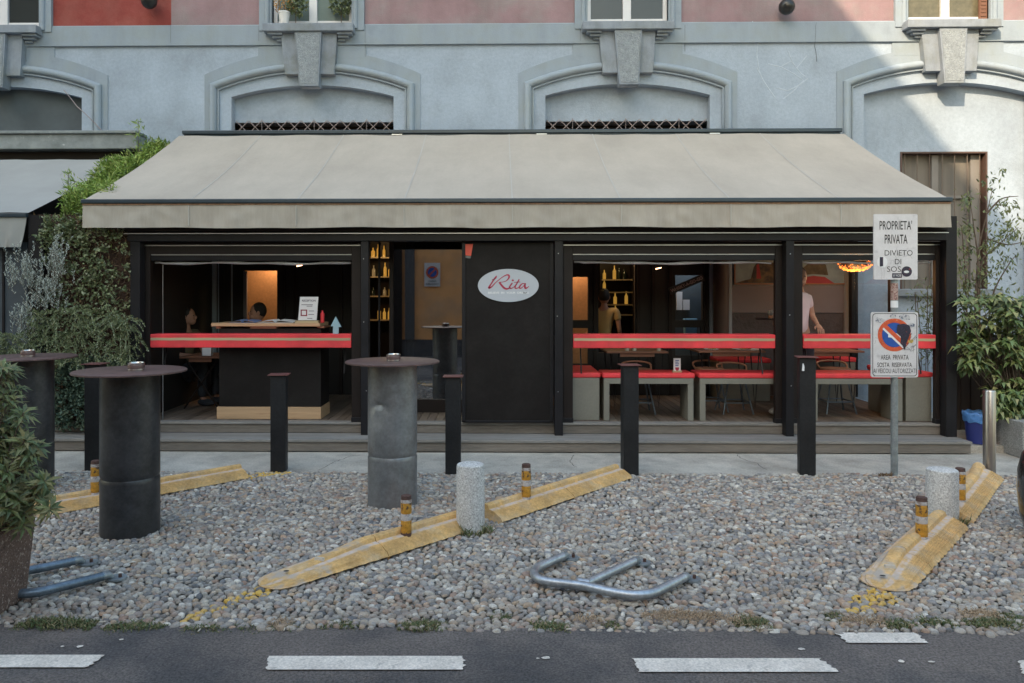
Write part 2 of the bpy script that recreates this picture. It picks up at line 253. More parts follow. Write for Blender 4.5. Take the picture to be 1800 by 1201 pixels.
# ------------------------------------------------------------------ object helpers
ORG = {}
def tag(o, label=None, cat=None, group=None, kind=None):
    if label: o['label'] = label
    if cat: o['category'] = cat
    if group: o['group'] = group
    if kind: o['kind'] = kind
    return o
def thing(name, loc, label, cat, group=None):
    o = bpy.data.objects.new(name, None); COL.objects.link(o); o.location = Vector(loc); o.empty_display_size = .1
    ORG[o] = Vector(loc); return tag(o, label, cat, group)
class MB:
    def __init__(s): s.v = []; s.f = []; s.a = {}; s.pc = []
    def each(s, name, m, parent=None, **kw):
        """every piece added becomes an object of its own"""
        o = None; ends = s.pc+[(len(s.v), len(s.f))]
        for (v0, f0), (v1, f1) in zip(ends[:-1], ends[1:]):
            q = MB(); q.add(s.v[v0:v1], [tuple(i-v0 for i in f) for f in s.f[f0:f1]]); o = q.build(name, m, parent, **kw)
        return o
    def add(s, vs, fs):
        s.pc.append((len(s.v), len(s.f))); n = len(s.v); s.v += [tuple(v) for v in vs]; s.f += [tuple(i+n for i in f) for f in fs]; return s
    def box(s, x0, x1, y0, y1, z0, z1):
        return s.add([(x0, y0, z0), (x1, y0, z0), (x1, y1, z0), (x0, y1, z0), (x0, y0, z1), (x1, y0, z1), (x1, y1, z1), (x0, y1, z1)],
                     [(0, 3, 2, 1), (4, 5, 6, 7), (0, 1, 5, 4), (1, 2, 6, 5), (2, 3, 7, 6), (3, 0, 4, 7)])
    def tbox(s, cx, cy, z0, z1, w0, d0, w1, d1, rot=0):
        vs = []
        for z, w_, d in ((z0, w0, d0), (z1, w1, d1)):
            for a, b in ((-1, -1), (1, -1), (1, 1), (-1, 1)):
                x, y = a*w_/2, b*d/2
                vs.append((cx+x*math.cos(rot)-y*math.sin(rot), cy+x*math.sin(rot)+y*math.cos(rot), z))
        return s.add(vs, [(0, 3, 2, 1), (4, 5, 6, 7), (0, 1, 5, 4), (1, 2, 6, 5), (2, 3, 7, 6), (3, 0, 4, 7)])
    def quad(s, a, b, c, d): return s.add([a, b, c, d], [(0, 1, 2, 3)])
    def cyl(s, p0, p1, r0, r1=None, n=16, cap=True):
        r1 = r0 if r1 is None else r1; p0 = Vector(p0); p1 = Vector(p1); d = (p1-p0).normalized()
        u = d.orthogonal().normalized(); v = d.cross(u)
        vs = []
        for p, r in ((p0, r0), (p1, r1)):
            for i in range(n):
                a = 2*math.pi*i/n; vs.append(p+u*math.cos(a)*r+v*math.sin(a)*r)
        fs = [(i, (i+1) % n, n+(i+1) % n, n+i) for i in range(n)]
        if cap: fs += [tuple(range(n))[::-1], tuple(range(n, 2*n))]
        return s.add(vs, fs)
    def tube(s, pts, r, n=10, cap=True):
        pts = [Vector(p) for p in pts]; rs = r if isinstance(r, (list, tuple)) else [r]*len(pts)
        vs = []; ref = None
        for i, p in enumerate(pts):
            t = (pts[min(i+1, len(pts)-1)]-pts[max(i-1, 0)]).normalized()
            if ref is None: ref = t.orthogonal().normalized()
            u = (ref-t*ref.dot(t)).normalized(); ref = u; v = t.cross(u)
            for k in range(n):
                a = 2*math.pi*k/n; vs.append(p+(u*math.cos(a)+v*math.sin(a))*rs[i])
        fs = []
        for i in range(len(pts)-1):
            for k in range(n): fs.append((i*n+k, i*n+(k+1) % n, (i+1)*n+(k+1) % n, (i+1)*n+k))
        if cap: fs += [tuple(range(n))[::-1], tuple(range((len(pts)-1)*n, len(pts)*n))]
        return s.add(vs, fs)
    def lathe(s, cx, cy, prof, n=32):
        vs = []
        for r, z in prof:
            for k in range(n):
                a = 2*math.pi*k/n; vs.append((cx+r*math.cos(a), cy+r*math.sin(a), z))
        fs = []
        for i in range(len(prof)-1):
            for k in range(n): fs.append((i*n+k, i*n+(k+1) % n, (i+1)*n+(k+1) % n, (i+1)*n+k))
        if prof[0][0] > 1e-5: fs.append(tuple(range(n))[::-1])
        if prof[-1][0] > 1e-5: fs.append(tuple(range((len(prof)-1)*n, len(prof)*n)))
        return s.add(vs, fs)
    def prism(s, poly, y0, y1):      # poly in (x,z)
        n = len(poly)
        vs = [(x, y0, z) for x, z in poly]+[(x, y1, z) for x, z in poly]
        return s.add(vs, [tuple(range(n)), tuple(range(n, 2*n))[::-1]]+[(i, n+i, n+(i+1) % n, (i+1) % n) for i in range(n)])
    def ell(s, c, r, nu=12, nv=8, M3=None):
        vs = [(0, 0, -1)]
        for j in range(1, nv):
            b = -math.pi/2+math.pi*j/nv
            for i in range(nu):
                a = 2*math.pi*i/nu; vs.append((math.cos(a)*math.cos(b), math.sin(a)*math.cos(b), math.sin(b)))
        vs.append((0, 0, 1)); fs = []
        for i in range(nu): fs.append((0, 1+(i+1) % nu, 1+i))
        for j in range(nv-2):
            for i in range(nu): fs.append((1+j*nu+i, 1+j*nu+(i+1) % nu, 1+(j+1)*nu+(i+1) % nu, 1+(j+1)*nu+i))
        t = len(vs)-1
        for i in range(nu): fs.append((1+(nv-2)*nu+i, 1+(nv-2)*nu+(i+1) % nu, t))
        c = Vector(c); out = []
        for v in vs:
            q = Vector((v[0]*r[0], v[1]*r[1], v[2]*r[2]))
            if M3: q = M3 @ q
            out.append(c+q)
        return s.add(out, fs)
    def build(s, name, m, parent=None, bevel=0, smooth=False, label=None, cat=None, group=None, kind=None, org=None, attrs=None, fixn=True):
        if parent is not None: o0 = ORG[parent]
        elif org is not None: o0 = Vector(org)
        else:
            xs = [v[0] for v in s.v]; ys = [v[1] for v in s.v]; zs = [v[2] for v in s.v]
            o0 = Vector(((min(xs)+max(xs))/2, (min(ys)+max(ys))/2, min(zs)))
        me = bpy.data.meshes.new(name)
        me.from_pydata([(v[0]-o0.x, v[1]-o0.y, v[2]-o0.z) for v in s.v], [], s.f)
        if fixn:
            bm = bmesh.new(); bm.from_mesh(me); bmesh.ops.recalc_face_normals(bm, faces=bm.faces); bm.to_mesh(me); bm.free()
        if attrs:
            for k, vals in attrs.items():
                a = me.attributes.new(k, 'FLOAT', 'POINT'); a.data.foreach_set('value', vals)
        if smooth:
            for p in me.polygons: p.use_smooth = True
            if smooth != 'all':
                me.set_sharp_from_angle(angle=R(38)) if hasattr(me, 'set_sharp_from_angle') else None
        me.materials.append(m)
        o = bpy.data.objects.new(name, me); COL.objects.link(o)
        if parent is not None: o.parent = parent
        else: o.location = o0
        ORG[o] = o0
        if bevel:
            b = o.modifiers.new('bevel', 'BEVEL'); b.width = bevel; b.segments = 2; b.limit_method = 'ANGLE'
        return tag(o, label, cat, group, kind)
def copy_thing(o, dx=0, dy=0, dz=0, label=None, rz=None):
    c = o.copy(); COL.objects.link(c); c.location = o.location+Vector((dx, dy, dz)); ORG[c] = c.location.copy()
    if rz is not None: c.rotation_euler.z = rz
    if label: c['label'] = label
    def rec(a, b):
        for ch in a.children:
            d = ch.copy(); COL.objects.link(d); d.parent = b; rec(ch, d)
    rec(o, c); return c

def text(mb, s, x0, x1, z0, z1, Y, bold=0.0, tilt=0):
    """lettering filled into the box x0..x1, z0..z1 on the plane Y facing the viewer"""
    cu = bpy.data.curves.new('t', 'FONT'); cu.body = s; cu.offset = bold; cu.resolution_u = 3
    ob = bpy.data.objects.new('t', cu); COL.objects.link(ob)
    dg = bpy.context.evaluated_depsgraph_get(); me = bpy.data.meshes.new_from_object(ob.evaluated_get(dg))
    xs = [v.co.x for v in me.vertices]; ys = [v.co.y for v in me.vertices]
    a, b, c, d = min(xs), max(xs), min(ys), max(ys)
    out = []
    for v in me.vertices:
        x = x0+(v.co.x-a)/(b-a)*(x1-x0); z = z0+(v.co.y-c)/(d-c)*(z1-z0)
        if tilt:
            cx, cz = (x0+x1)/2, (z0+z1)/2; dx, dz = x-cx, z-cz
            x = cx+dx*math.cos(tilt)-dz*math.sin(tilt); z = cz+dx*math.sin(tilt)+dz*math.cos(tilt)
        out.append((x, Y, z))
    mb.add(out, [tuple(p.vertices) for p in me.polygons])
    bpy.data.objects.remove(ob); bpy.data.curves.remove(cu); bpy.data.meshes.remove(me)
def disc(mb, cx, cz, rx, rz, Y, n=40, r_in=0, a0=0, a1=2*math.pi):
    full = abs(a1-a0-2*math.pi) < 1e-6
    if r_in:
        vs = []
        for i in range(n+1):
            a = a0+(a1-a0)*i/n
            vs += [(cx+rx*math.cos(a), Y, cz+rz*math.sin(a)), (cx+rx*r_in*math.cos(a), Y, cz+rz*r_in*math.sin(a))]
        mb.add(vs, [(2*i, 2*i+2, 2*i+3, 2*i+1) for i in range(n)])
    else:
        mb.add([(cx+rx*math.cos(a0+(a1-a0)*i/n), Y, cz+rz*math.sin(a0+(a1-a0)*i/n)) for i in range(n)], [tuple(range(n))])
def stroke(mb, pts, ws, Y, thick=0):
    pts2 = []; w2 = []
    for i in range(len(pts)-1):       # catmull subdivision
        p0 = pts[max(i-1, 0)]; p1 = pts[i]; p2 = pts[i+1]; p3 = pts[min(i+2, len(pts)-1)]
        for k in range(6):
            t = k/6
            q = [0.5*((2*p1[j])+(-p0[j]+p2[j])*t+(2*p0[j]-5*p1[j]+4*p2[j]-p3[j])*t*t+(-p0[j]+3*p1[j]-3*p2[j]+p3[j])*t**3) for j in (0, 1)]
            pts2.append(q); w2.append(ws[i]+(ws[i+1]-ws[i])*t)
    pts2.append(pts[-1]); w2.append(ws[-1]); vs = []
    for i, p in enumerate(pts2):
        a = pts2[max(i-1, 0)]; b = pts2[min(i+1, len(pts2)-1)]
        dx, dz = b[0]-a[0], b[1]-a[1]; l = math.hypot(dx, dz) or 1; nx, nz = -dz/l, dx/l
        vs += [(p[0]+nx*w2[i]/2, Y, p[1]+nz*w2[i]/2), (p[0]-nx*w2[i]/2, Y, p[1]-nz*w2[i]/2)]
    mb.add(vs, [(2*i, 2*i+1, 2*i+3, 2*i+2) for i in range(len(pts2)-1)])
def leaf(mb, p, d, L, W, n=None, fold=.25, curl=.15):
    d = Vector(d).normalized(); n = Vector(n) if n else Vector((random.gauss(0, 1), random.gauss(0, 1), random.gauss(0, 1)+1))
    sd = d.cross(n)
    if sd.length < 1e-4: sd = d.orthogonal()
    sd.normalize(); up = sd.cross(d)
    p = Vector(p); m = p+d*L*.5+up*curl*L*.2
    mb.add([p, m+sd*W/2+up*fold*W/2, p+d*L-up*curl*L*.3, m-sd*W/2+up*fold*W/2, m], [(0, 1, 4), (1, 2, 4), (4, 2, 3), (0, 4, 3)])
def rnd(a, b): return random.uniform(a, b)
def rdir():
    z = rnd(-1, 1); a = rnd(0, 2*math.pi); r = math.sqrt(1-z*z); return Vector((r*math.cos(a), r*math.sin(a), z))

# ================================================================== THE SETTING
W = 10.35                      # facade plane
DK = 0.245                     # deck level
MB().box(-45, 45, -20, 3.72, -.3, -.004).build('road', M['asphalt'], kind='structure')
b = MB()                        # ragged road edge
MB().box(-45, 45, 3.70, 6.88, -.3, -.016).build('cobble_bed', M['bed'], kind='structure')
MB().box(-45, 45, 6.86, 30, -.3, 0.0).build('pavement', M['paving'], kind='structure')
MB().box(-200, 200, -200, 200, -.6, -.31).build('ground', M['asphalt'], kind='structure')
# fine cracks in the pavement
b = MB()
for pts in ([(560, 827), (590, 812), (612, 803), (640, 799)], [(1295, 799), (1303, 806), (1330, 815), (1352, 828)], [(205, 830), (240, 815), (262, 812)], [(1010, 800), (1002, 812), (1015, 824)]):
    P = []
    for i in range(len(pts)-1):
        for k in range(5):
            t = k/5; P.append((pts[i][0]+(pts[i+1][0]-pts[i][0])*t+rnd(-2, 2), pts[i][1]+(pts[i+1][1]-pts[i][1])*t+rnd(-.6, .6)))
    for i in range(len(P)-1):
        a = gd(*P[i], .0015); c = gd(*P[i+1], .0015); d = (c-a).normalized(); n = Vector((-d.y, d.x, 0))*.0035
        b.quad(a+n, a-n, c-n, c+n)
b.build('pavement_crack', mat('crack_dirt', (.10, .095, .09), .95), kind='structure')

# road markings (ragged ends)
def dash(x0, x1, y0, y1, sk0=0, sk1=0):
    b = MB(); A = gd((x0+x1)/2, y0).y; B = gd((x0+x1)/2, y1).y
    n = 12; L = []; Rr = []
    for i in range(n+1):
        t = i/n; y = y0+(y1-y0)*t
        L.append(gd(x0+sk0*t+rnd(-3, 3), y, .003)); Rr.append(gd(x1+sk1*t+rnd(-4, 4), y, .003))
    b.add(L+Rr[::-1], [tuple(range(2*n+2))]); b.build('road_marking', M['mark'], kind='structure')
dash(-260, 186, 1151, 1173, 0, -34); dash(474, 816, 1153, 1177, -6, 0)
dash(1113, 1440, 1157, 1181, 10, 34); dash(1468, 1610, 1112, 1130, 22, 20)
dash(1790, 2200, 1161, 1185, 8, 0)
# bits of worn paint and litter on the asphalt
b = MB()
for x, y, s in ((140, 1136, .018), (213, 1124, .012), (960, 1156, .02), (1410, 1141, .016), (1585, 1162, .016), (1637, 1163, .014), (745, 1155, .01), (110, 1136, .01), (945, 1157, .01)):
    p = gd(x, y, .002)
    b.add([(p.x+s*rnd(.6, 1.3)*math.cos(a), p.y+s*rnd(.4, .9)*math.sin(a), .002) for a in [k*math.pi/4 for k in range(8)]], [tuple(range(8))])
b.build('worn_paint_spots', M['mark'], kind='structure')

# ---- cobbles: thousands of river pebbles set in mortar
import array
def pebbles():
    V = array.array('f'); FS = []; paint = []; dust = []
    dome = []
    rings = [(1.0, -.25), (.93, .38), (.62, .80)]
    n = 8
    sx = .0450; row = 0; y = 3.66
    yel = [(gd(455, 1040), gd(330, 1088), .07), (gd(1545, 1048), gd(1500, 1070), .10), (gd(440, 838), gd(500, 832), .10), (gd(1150, 1085), gd(1200, 1080), .0)]
    vi = 0
    while y < 6.90:
        y += rnd(.8, .98)*.0325; row += 1
        x = -6.2+(row % 2)*sx/2
        wav = .012*math.sin(row*.7)
        while x < 7.0:
            x += sx*rnd(.82, 1.12)
            px = x+rnd(-.004, .004); py = y+rnd(-.007, .007)+.012*math.sin(x*2.1+row*.05)+wav*math.sin(x*5)
            if abs(px) > .72*py+.9: continue
            if py > 6.90: continue
            if py < 3.69+.012*math.sin(x*7)+rnd(-.01, .015): continue
            big = random.random()
            a = rnd(.0165, .0300)*(1.3 if big > .92 else (.78 if big < .15 else 1)); bb = a*rnd(.52, .84); h = rnd(.009, .0175); th = rnd(-.45, .45)+(1.2 if random.random() > .8 else 0)
            zc = rnd(-.011, -.003)+.006*math.sin(px*2.3)*math.sin(py*3.1)
            tx, ty = rnd(-.35, .35), rnd(-.35, .35)
            ct, st = math.cos(th), math.sin(th)
            sq = rnd(-.12, .12)
            for r, hz in rings:
                for k in range(n):
                    an = 2*math.pi*k/n
                    ux = r*math.cos(an)*(1+sq*math.sin(an)); uy = r*math.sin(an)
                    lx, ly = ux*a, uy*bb
                    V.extend((px+lx*ct-ly*st, py+lx*st+ly*ct, zc+h*hz+(tx*lx+ty*ly)*.8))
            V.extend((px, py, zc+h))
            for q in range(2):
                for k in range(n): FS.append((vi+q*n+k, vi+q*n+(k+1) % n, vi+(q+1)*n+(k+1) % n, vi+(q+1)*n+k))
            for k in range(n): FS.append((vi+2*n+k, vi+2*n+(k+1) % n, vi+3*n))
            pt = 0.0
            for A, B, rad in yel:
                if rad == 0: continue
                ab = B-A; t = max(0, min(1, (Vector((px, py, 0))-A).dot(ab)/ab.length_squared)); dd = (Vector((px, py, 0))-(A+ab*t)).length
                if dd < rad*(1-.45*t) and random.random() < .8: pt = 1.0
            du = 1.0 if random.random() < max(.1, min(.8, (4.35-py)*1.3)) else 0
            paint += [pt]*(3*n+1); dust += [du]*(3*n+1)
            vi += 3*n+1
    me = bpy.data.meshes.new('cobblestones')
    nv = vi; me.vertices.add(nv); me.vertices.foreach_set('co', V)
    loops = [i for f in FS for i in f]
    me.loops.add(len(loops)); me.loops.foreach_set('vertex_index', loops)
    me.polygons.add(len(FS)); st = []; k = 0
    for f in FS: st.append(k); k += len(f)
    me.polygons.foreach_set('loop_start', st)
    me.polygons.foreach_set('use_smooth', [True]*len(FS))
    me.update(calc_edges=True); me.validate()
    for nm, vals in (('paint', paint), ('dust', dust)):
        a = me.attributes.new(nm, 'FLOAT', 'POINT'); a.data.foreach_set('value', vals)
    me.materials.append(M['pebble'])
    o = bpy.data.objects.new('cobblestones', me); COL.objects.link(o); tag(o, 'grey river pebbles packed in mortar', 'cobbles', kind='stuff')
pebbles()

# grass and dry straw growing along the joint of cobbles and road
def tufts(b, x0, x1, Y, n, h, spread=.06):
    if h > .014: n = int(n*1.1); h *= 1.1
    for i in range(n):
        x = rnd(x0, x1); y = Y+random.gauss(0, spread); z = -.005
        t = 1-abs((x-(x0+x1)/2)/((x1-x0)/2))**2
        for k in range(3):
            leaf(b, (x+rnd(-.01, .01), y+rnd(-.01, .01), z), (rnd(-.8, .8), rnd(-.6, .6), 1), h*rnd(.4, 1)*(.4+.6*t), .005, fold=.2, curl=.8)
b = MB()
for x0, x1, y, n, h in ((30, 170, 1098, 420, .045), (185, 290, 1101, 220, .03), (320, 400, 1103, 120, .02), (470, 530, 1100, 60, .02), (560, 640, 1098, 150, .025), (700, 785, 1101, 300, .035), (860, 900, 1085, 60, .02),
                        (930, 1000, 1100, 200, .028), (1060, 1090, 1098, 60, .02), (1290, 1355, 1096, 260, .035), (1450, 1490, 1085, 90, .03), (1550, 1610, 1100, 220, .035), (1600, 1680, 1095, 260, .03), (1690, 1800, 1098, 320, .04), (1740, 1800, 1085, 120, .03), (400, 470, 1104, 60, .015)):
    a = gd(x0, y); c = gd(x1, y); tufts(b, a.x, c.x, a.y, n, h, .025)
b.build('verge_grass', M['grass'], label='low green grass growing along the joint of cobbles and asphalt', cat='grass', kind='stuff', fixn=False)
b = MB()
for x0, x1, y, n, h in ((1130, 1270, 1084, 900, .0135), (1270, 1340, 1092, 300, .0135), (1690, 1760, 1082, 500, .0135), (1470, 1560, 1092, 320, .0135), (470, 520, 1098, 200, .0135), (1000, 1060, 1090, 160, .0135)):
    a = gd(x0, y); c = gd(x1, y); tufts(b, a.x, c.x, a.y, n, h, .035)
b.v = [(v[0], v[1], v[2]+.011) for v in b.v]
b.build('dry_moss', M['straw'], label='dry straw-coloured moss between the cobbles near the road', cat='moss', kind='stuff', fixn=False)
b = MB()
for x, y in ((840, 1103), (1340, 1104), (1355, 1107), (1490, 1108), (1530, 1108), (1570, 1109), (1000, 1106), (885, 1104), (873, 1108), (1320, 1108), (930, 1107), (1740, 1086), (1275, 1098), (725, 1103), (500, 1106), (180, 1093), (350, 1108), (1615, 1096)):
    p = gd(x, y, .008); a = rnd(0, 3.1); d = Vector((math.cos(a), math.sin(a), 0))*.013
    b.cyl(p-d, p+d, .0035, n=6)
for x, y, m in ((225, 990, 0),):
    p = gd(x, y, .014); leaf(b, p, (1, .2, .1), .05, .03, n=(0, 0, 1))
b.build('scattered_litter', M['litter'], label='cigarette ends and dry scraps along the road edge', cat='litter', kind='stuff')

# ================================================================== FACADE BUILDING
bx = [ax(549, W), ax(1107.5, W), ax(1665, W)]
sp = (bx[2]-bx[0])/2
BX = [bx[0]-sp, bx[0], bx[0]+sp, bx[2]]
H1 = 1.11                     # half opening
zs_in, ap_in = az(170, W, 549), az(150, W, 549)
def arc(u, h, zs, za):
    rise = za-zs; Rr = (h*h+rise*rise)/(2*rise); return zs+math.sqrt(max(0, Rr*Rr-u*u))-(Rr-rise)
bld = thing('apartment_building', (0, W, 0), 'grey and pink plastered apartment building with arched surrounds behind the awning', 'building')
ZT = 9.0; zpink = az(41, W)
NA = 24
def arc_pts(cx, h, zs, za, n=NA): return [(cx-h+2*h*i/n, arc(-h+2*h*i/n, h, zs, za)) for i in range(n+1)]
wall = MB()
edges = [-14.0]
for c in BX: edges += [c-H1, c+H1]
edges.append(14.0)
for i in range(0, len(edges), 2):
    wall.quad((edges[i], W, 0), (edges[i+1], W, 0), (edges[i+1], W, zpink), (edges[i], W, zpink))
for c in BX:
    P = arc_pts(c, H1, zs_in, ap_in)
    for i in range(NA):
        (xa, za), (xb, zb) = P[i], P[i+1]
        wall.quad((xa, W, za), (xb, W, zb), (xb, W, zpink), (xa, W, zpink))
        wall.quad((xa, W, za), (xa, W+.14, za), (xb, W+.14, zb), (xb, W, zb))
    for sx in (-1, 1):
        wall.quad((c+sx*H1, W, 0), (c+sx*H1, W+.14, 0), (c+sx*H1, W+.14, zs_in), (c+sx*H1, W, zs_in))
wall.build('wall', M['plaster'], bld)
# upper storey plaster, one stretch of it red; window openings are left out
HW = .56
def upper(x0, x1, m):
    b = MB(); xs = [x0, x1]
    cuts = [(c-HW, c+HW) for c in BX if c+HW > x0 and c-HW < x1]
    cur = x0
    for a, c in cuts:
        if a > cur: b.quad((cur, W, zpink), (a, W, zpink), (a, W, ZT), (cur, W, ZT))
        b.quad((max(a, x0), W, 7.2), (min(c, x1), W, 7.2), (min(c, x1), W, ZT), (max(a, x0), W, ZT)); cur = c
    if cur < x1: b.quad((cur, W, zpink), (x1, W, zpink), (x1, W, ZT), (cur, W, ZT))
    b.build('upper_wall', m, bld)
xr = ax(301, W); xl = ax(42, W)
upper(-14, xl, M['pink']); upper(xl, xr, M['redp']); upper(xr, 14, M['pink'])
MB().box(-14, 14, W+3.8, W+4, 0, ZT).build('back_wall', M['plaster'], bld)
MB().box(-14, -13.9, W+.01, W+3.8, 0, ZT).box(13.9, 14, W+.01, W+3.8, 0, ZT).each('side_wall', M['plaster'], bld)
MB().box(-14.2, 14.2, W-.4, W+4.2, ZT, ZT+.2).build('roof', M['stone'], bld)
# string course
zb0, zb1 = az(78.5, W), az(43, W)
sc = MB(); sc.box(-14, 14, W-.035, W-.001, zb0, zb1); sc.build('string_course', M['trim'], bld, bevel=.006)
# arch surrounds
for k, c in enumerate(BX):
    b = MB(); ho, hm = 1.475, 1.395; zso, zao = az(131, W, 549), az(88, W, 549); zsm, zam = az(148, W, 549), az(112, W, 549)
    Po = arc_pts(c, ho, zso, zao); Pm = arc_pts(c, hm-.03, zsm-.02, zam-.02)
    Pm = [(c-ho+.08+(2*ho-.16)*i/NA, max(0, arc(-hm+2*hm*i/NA, hm, zsm, zam)-.03)) for i in range(NA+1)]
    yf = W-.012
    z0 = 0 if k in (0, 3) else 0
    for i in range(NA):
        b.quad((Pm[i][0], yf, Pm[i][1]), (Pm[i+1][0], yf, Pm[i+1][1]), (Po[i+1][0], yf, Po[i+1][1]), (Po[i][0], yf, Po[i][1]))
        b.quad((Po[i][0], yf, Po[i][1]), (Po[i+1][0], yf, Po[i+1][1]), (Po[i+1][0], W, Po[i+1][1]), (Po[i][0], W, Po[i][1]))
    for s in (-1, 1):
        b.quad((c+s*ho, yf, 0), (c+s*(ho-.08), yf, 0), (c+s*(ho-.08), yf, Pm[0][1]), (c+s*ho, yf, Po[0][1]))
        b.quad((c+s*ho, yf, 0), (c+s*ho, W, 0), (c+s*ho, W, Po[0][1]), (c+s*ho, yf, Po[0][1]))
    # central field up to the string course
    b.box(c-.74, c+.74, W-.0135, W-.001, zao-.12, zb0-.003)
    b.build('surround_band', M['trim'], bld)
    # roll moulding + fillets: swept profile
    prof = [(0, 0), (0, -.03), (.012, -.045), (.03, -.062), (.05, -.068), (.072, -.062), (.088, -.045), (.095, -.028), (.095, -.012), (.105, -.012), (.112, -.026), (.125, -.026), (.130, -.008), (.130, 0)]
    path = [(c-hm, 0), (c-hm, zsm)]+[(p[0], p[1]) for p in arc_pts(c, hm, zsm, zam)[1:-1]]+[(c+hm, zsm), (c+hm, 0)]
    rows = []
    for i, (px, pz) in enumerate(path):
        def dirn(a, b_):
            dx, dz = b_[0]-a[0], b_[1]-a[1]; l = math.hypot(dx, dz); return dx/l, dz/l
        d0 = dirn(path[i-1], path[i]) if i > 0 else dirn(path[i], path[i+1])
        d1 = dirn(path[i], path[i+1]) if i < len(path)-1 else d0
        n0 = (d0[1], -d0[0]); n1 = (d1[1], -d1[0]); mx, mz = n0[0]+n1[0], n0[1]+n1[1]; l = math.hypot(mx, mz); mx /= l; mz /= l
        sc_ = 1/max(.4, mx*n0[0]+mz*n0[1])
        rows.append([(px+mx*u*sc_, W-.001+v-.012 if v < 0 else W-.001, pz+mz*u*sc_) for u, v in prof])
    b = MB(); np_ = len(prof)
    vs = [v for r in rows for v in r]
    b.add(vs, [(i*np_+j, i*np_+j+1, (i+1)*np_+j+1, (i+1)*np_+j) for i in range(len(rows)-1) for j in range(np_-1)])
    b.build('arch_moulding', M['trim'], bld, smooth=True)
    # tympanum
    P = arc_pts(c, H1, zs_in, ap_in); b = MB(); yt = W+.14
    zg = az(210, W, 900)
    if k in (1, 2):
        for i in range(NA): b.quad((P[i][0], yt, zg), (P[i+1][0], yt, zg), (P[i+1][0], yt, P[i+1][1]), (P[i][0], yt, P[i][1]))
        b.quad((c-H1, yt, zg), (c+H1, yt, zg), (c+H1, yt+.3, zg), (c-H1, yt+.3, zg))
        b.build('tympanum', M['plaster'], bld)
        g = MB(); zc_ = az(222, W+.1, 900); stp = .1815
        for q in range(12):
            xc = c-H1+stp*(q+.5)+.02
            for sg_ in (1, -1):
                g.tube([(xc-.088, yt-.03-.006*sg_, zc_-.088*sg_), (xc+.088, yt-.03-.006*sg_, zc_+.088*sg_)], .0065, 5)
        for q in range(13): xc = c-H1+stp*q+.02; g.cyl((max(c-H1, xc-.003), yt-.02, zc_-.3), (max(c-H1, xc-.003), yt-.02, zc_+.11), .004, n=5) if q % 4 == 2 else None
        g.build('lattice_grille', M['iron'], bld)
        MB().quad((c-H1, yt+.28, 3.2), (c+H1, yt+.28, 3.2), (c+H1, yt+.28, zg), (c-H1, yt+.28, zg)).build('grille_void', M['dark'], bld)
    elif k == 0:
        zz = az(233, W, 50)
        for i in range(NA): b.quad((P[i][0], yt, zz), (P[i+1][0], yt, zz), (P[i+1][0], yt, P[i+1][1]), (P[i][0], yt, P[i][1]))
        b.build('tympanum', M['dgrey'], bld)
        MB().box(c-H1, c+H1, yt-.03, yt-.002, zz+.02, zz+.045).build('tympanum_rail', M['alu'], bld)
        MB().quad((c-H1, yt+.02, 0), (c+H1, yt+.02, 0), (c+H1, yt+.02, zz), (c-H1, yt+.02, zz)).build('lower_infill', M['dark'], bld)
    else:
        wx0, wx1 = ax(1582, yt), ax(1735, yt); wz0, wz1 = az(508, yt, 1665), az(267, yt, 1665)
        xs = [p[0] for p in P]
        for i in range(NA):
            b.quad((P[i][0], yt, wz1), (P[i+1][0], yt, wz1), (P[i+1][0], yt, P[i+1][1]), (P[i][0], yt, P[i][1]))
        b.quad((c-H1, yt, 0), (wx0, yt, 0), (wx0, yt, wz1), (c-H1, yt, wz1)); b.quad((wx1, yt, 0), (c+H1, yt, 0), (c+H1, yt, wz1), (wx1, yt, wz1))
        b.quad((wx0, yt, 0), (wx1, yt, 0), (wx1, yt, wz0), (wx0, yt, wz0))
        for (A, B2) in (((wx0, wz0), (wx0, wz1)), ((wx0, wz1), (wx1, wz1)), ((wx1, wz1), (wx1, wz0)), ((wx1, wz0), (wx0, wz0))):
            b.quad((A[0], yt, A[1]), (B2[0], yt, B2[1]), (B2[0], yt+.16, B2[1]), (A[0], yt+.16, A[1]))
        b.build('tympanum', M['plaster'], bld)
        win = MB(); fw = .045
        win.box(wx0, wx0+.022, yt-.012, yt+.14, wz0, wz1).box(wx1-.022, wx1, yt-.012, yt+.14, wz0, wz1).box(wx0+.022, wx1-.022, yt-.012, yt+.14, wz1-.022, wz1)
        fr = win.build('window', M['wbrown'], bld, label='tall screened window in a brown frame behind the young tree')
        MB().quad((wx0, yt+.13, wz0), (wx1, yt+.13, wz0), (wx1, yt+.13, wz1), (wx0, yt+.13, wz1)).build('screen', M['curtain'], fr)
        m2 = MB(); cxm = ax(1649, yt)
        m2.box(cxm-.045, cxm+.045, yt+.075, yt+.125, wz0, wz1-.03).box(wx1-.17, wx1-.05, yt+.085, yt+.125, wz0, wz1-.03)
        m2.box(wx0+.03, wx1-.03, yt+.09, yt+.12, az(345, yt, 1665)-.02, az(345, yt, 1665)+.02)
        m2.each('sash', mat('grey_sash', (.20, .19, .18), .7), fr)
        m3 = MB()
        for q in range(7):
            xx = wx0+.08+(wx1-wx0-.16)*q/6; m3.cyl((xx, yt+.03, wz0), (xx, yt+.03, wz1), .006, n=6)
        m3.each('bar', mat('thin_window_bar', (.14, .11, .09), .6), fr)
        MB().box(wx0-.15, wx1+.15, yt-.12, yt+.10, wz0-.10, wz0-.002).build('window_sill', M['stone'], bld, bevel=.01)
    # keystone console + rough block + sill
    cy0 = W-.11
    zt = az(54, W-.2, 549); zk = az(130.5, W-.11, 549); zr = az(151, W-.18, 549)
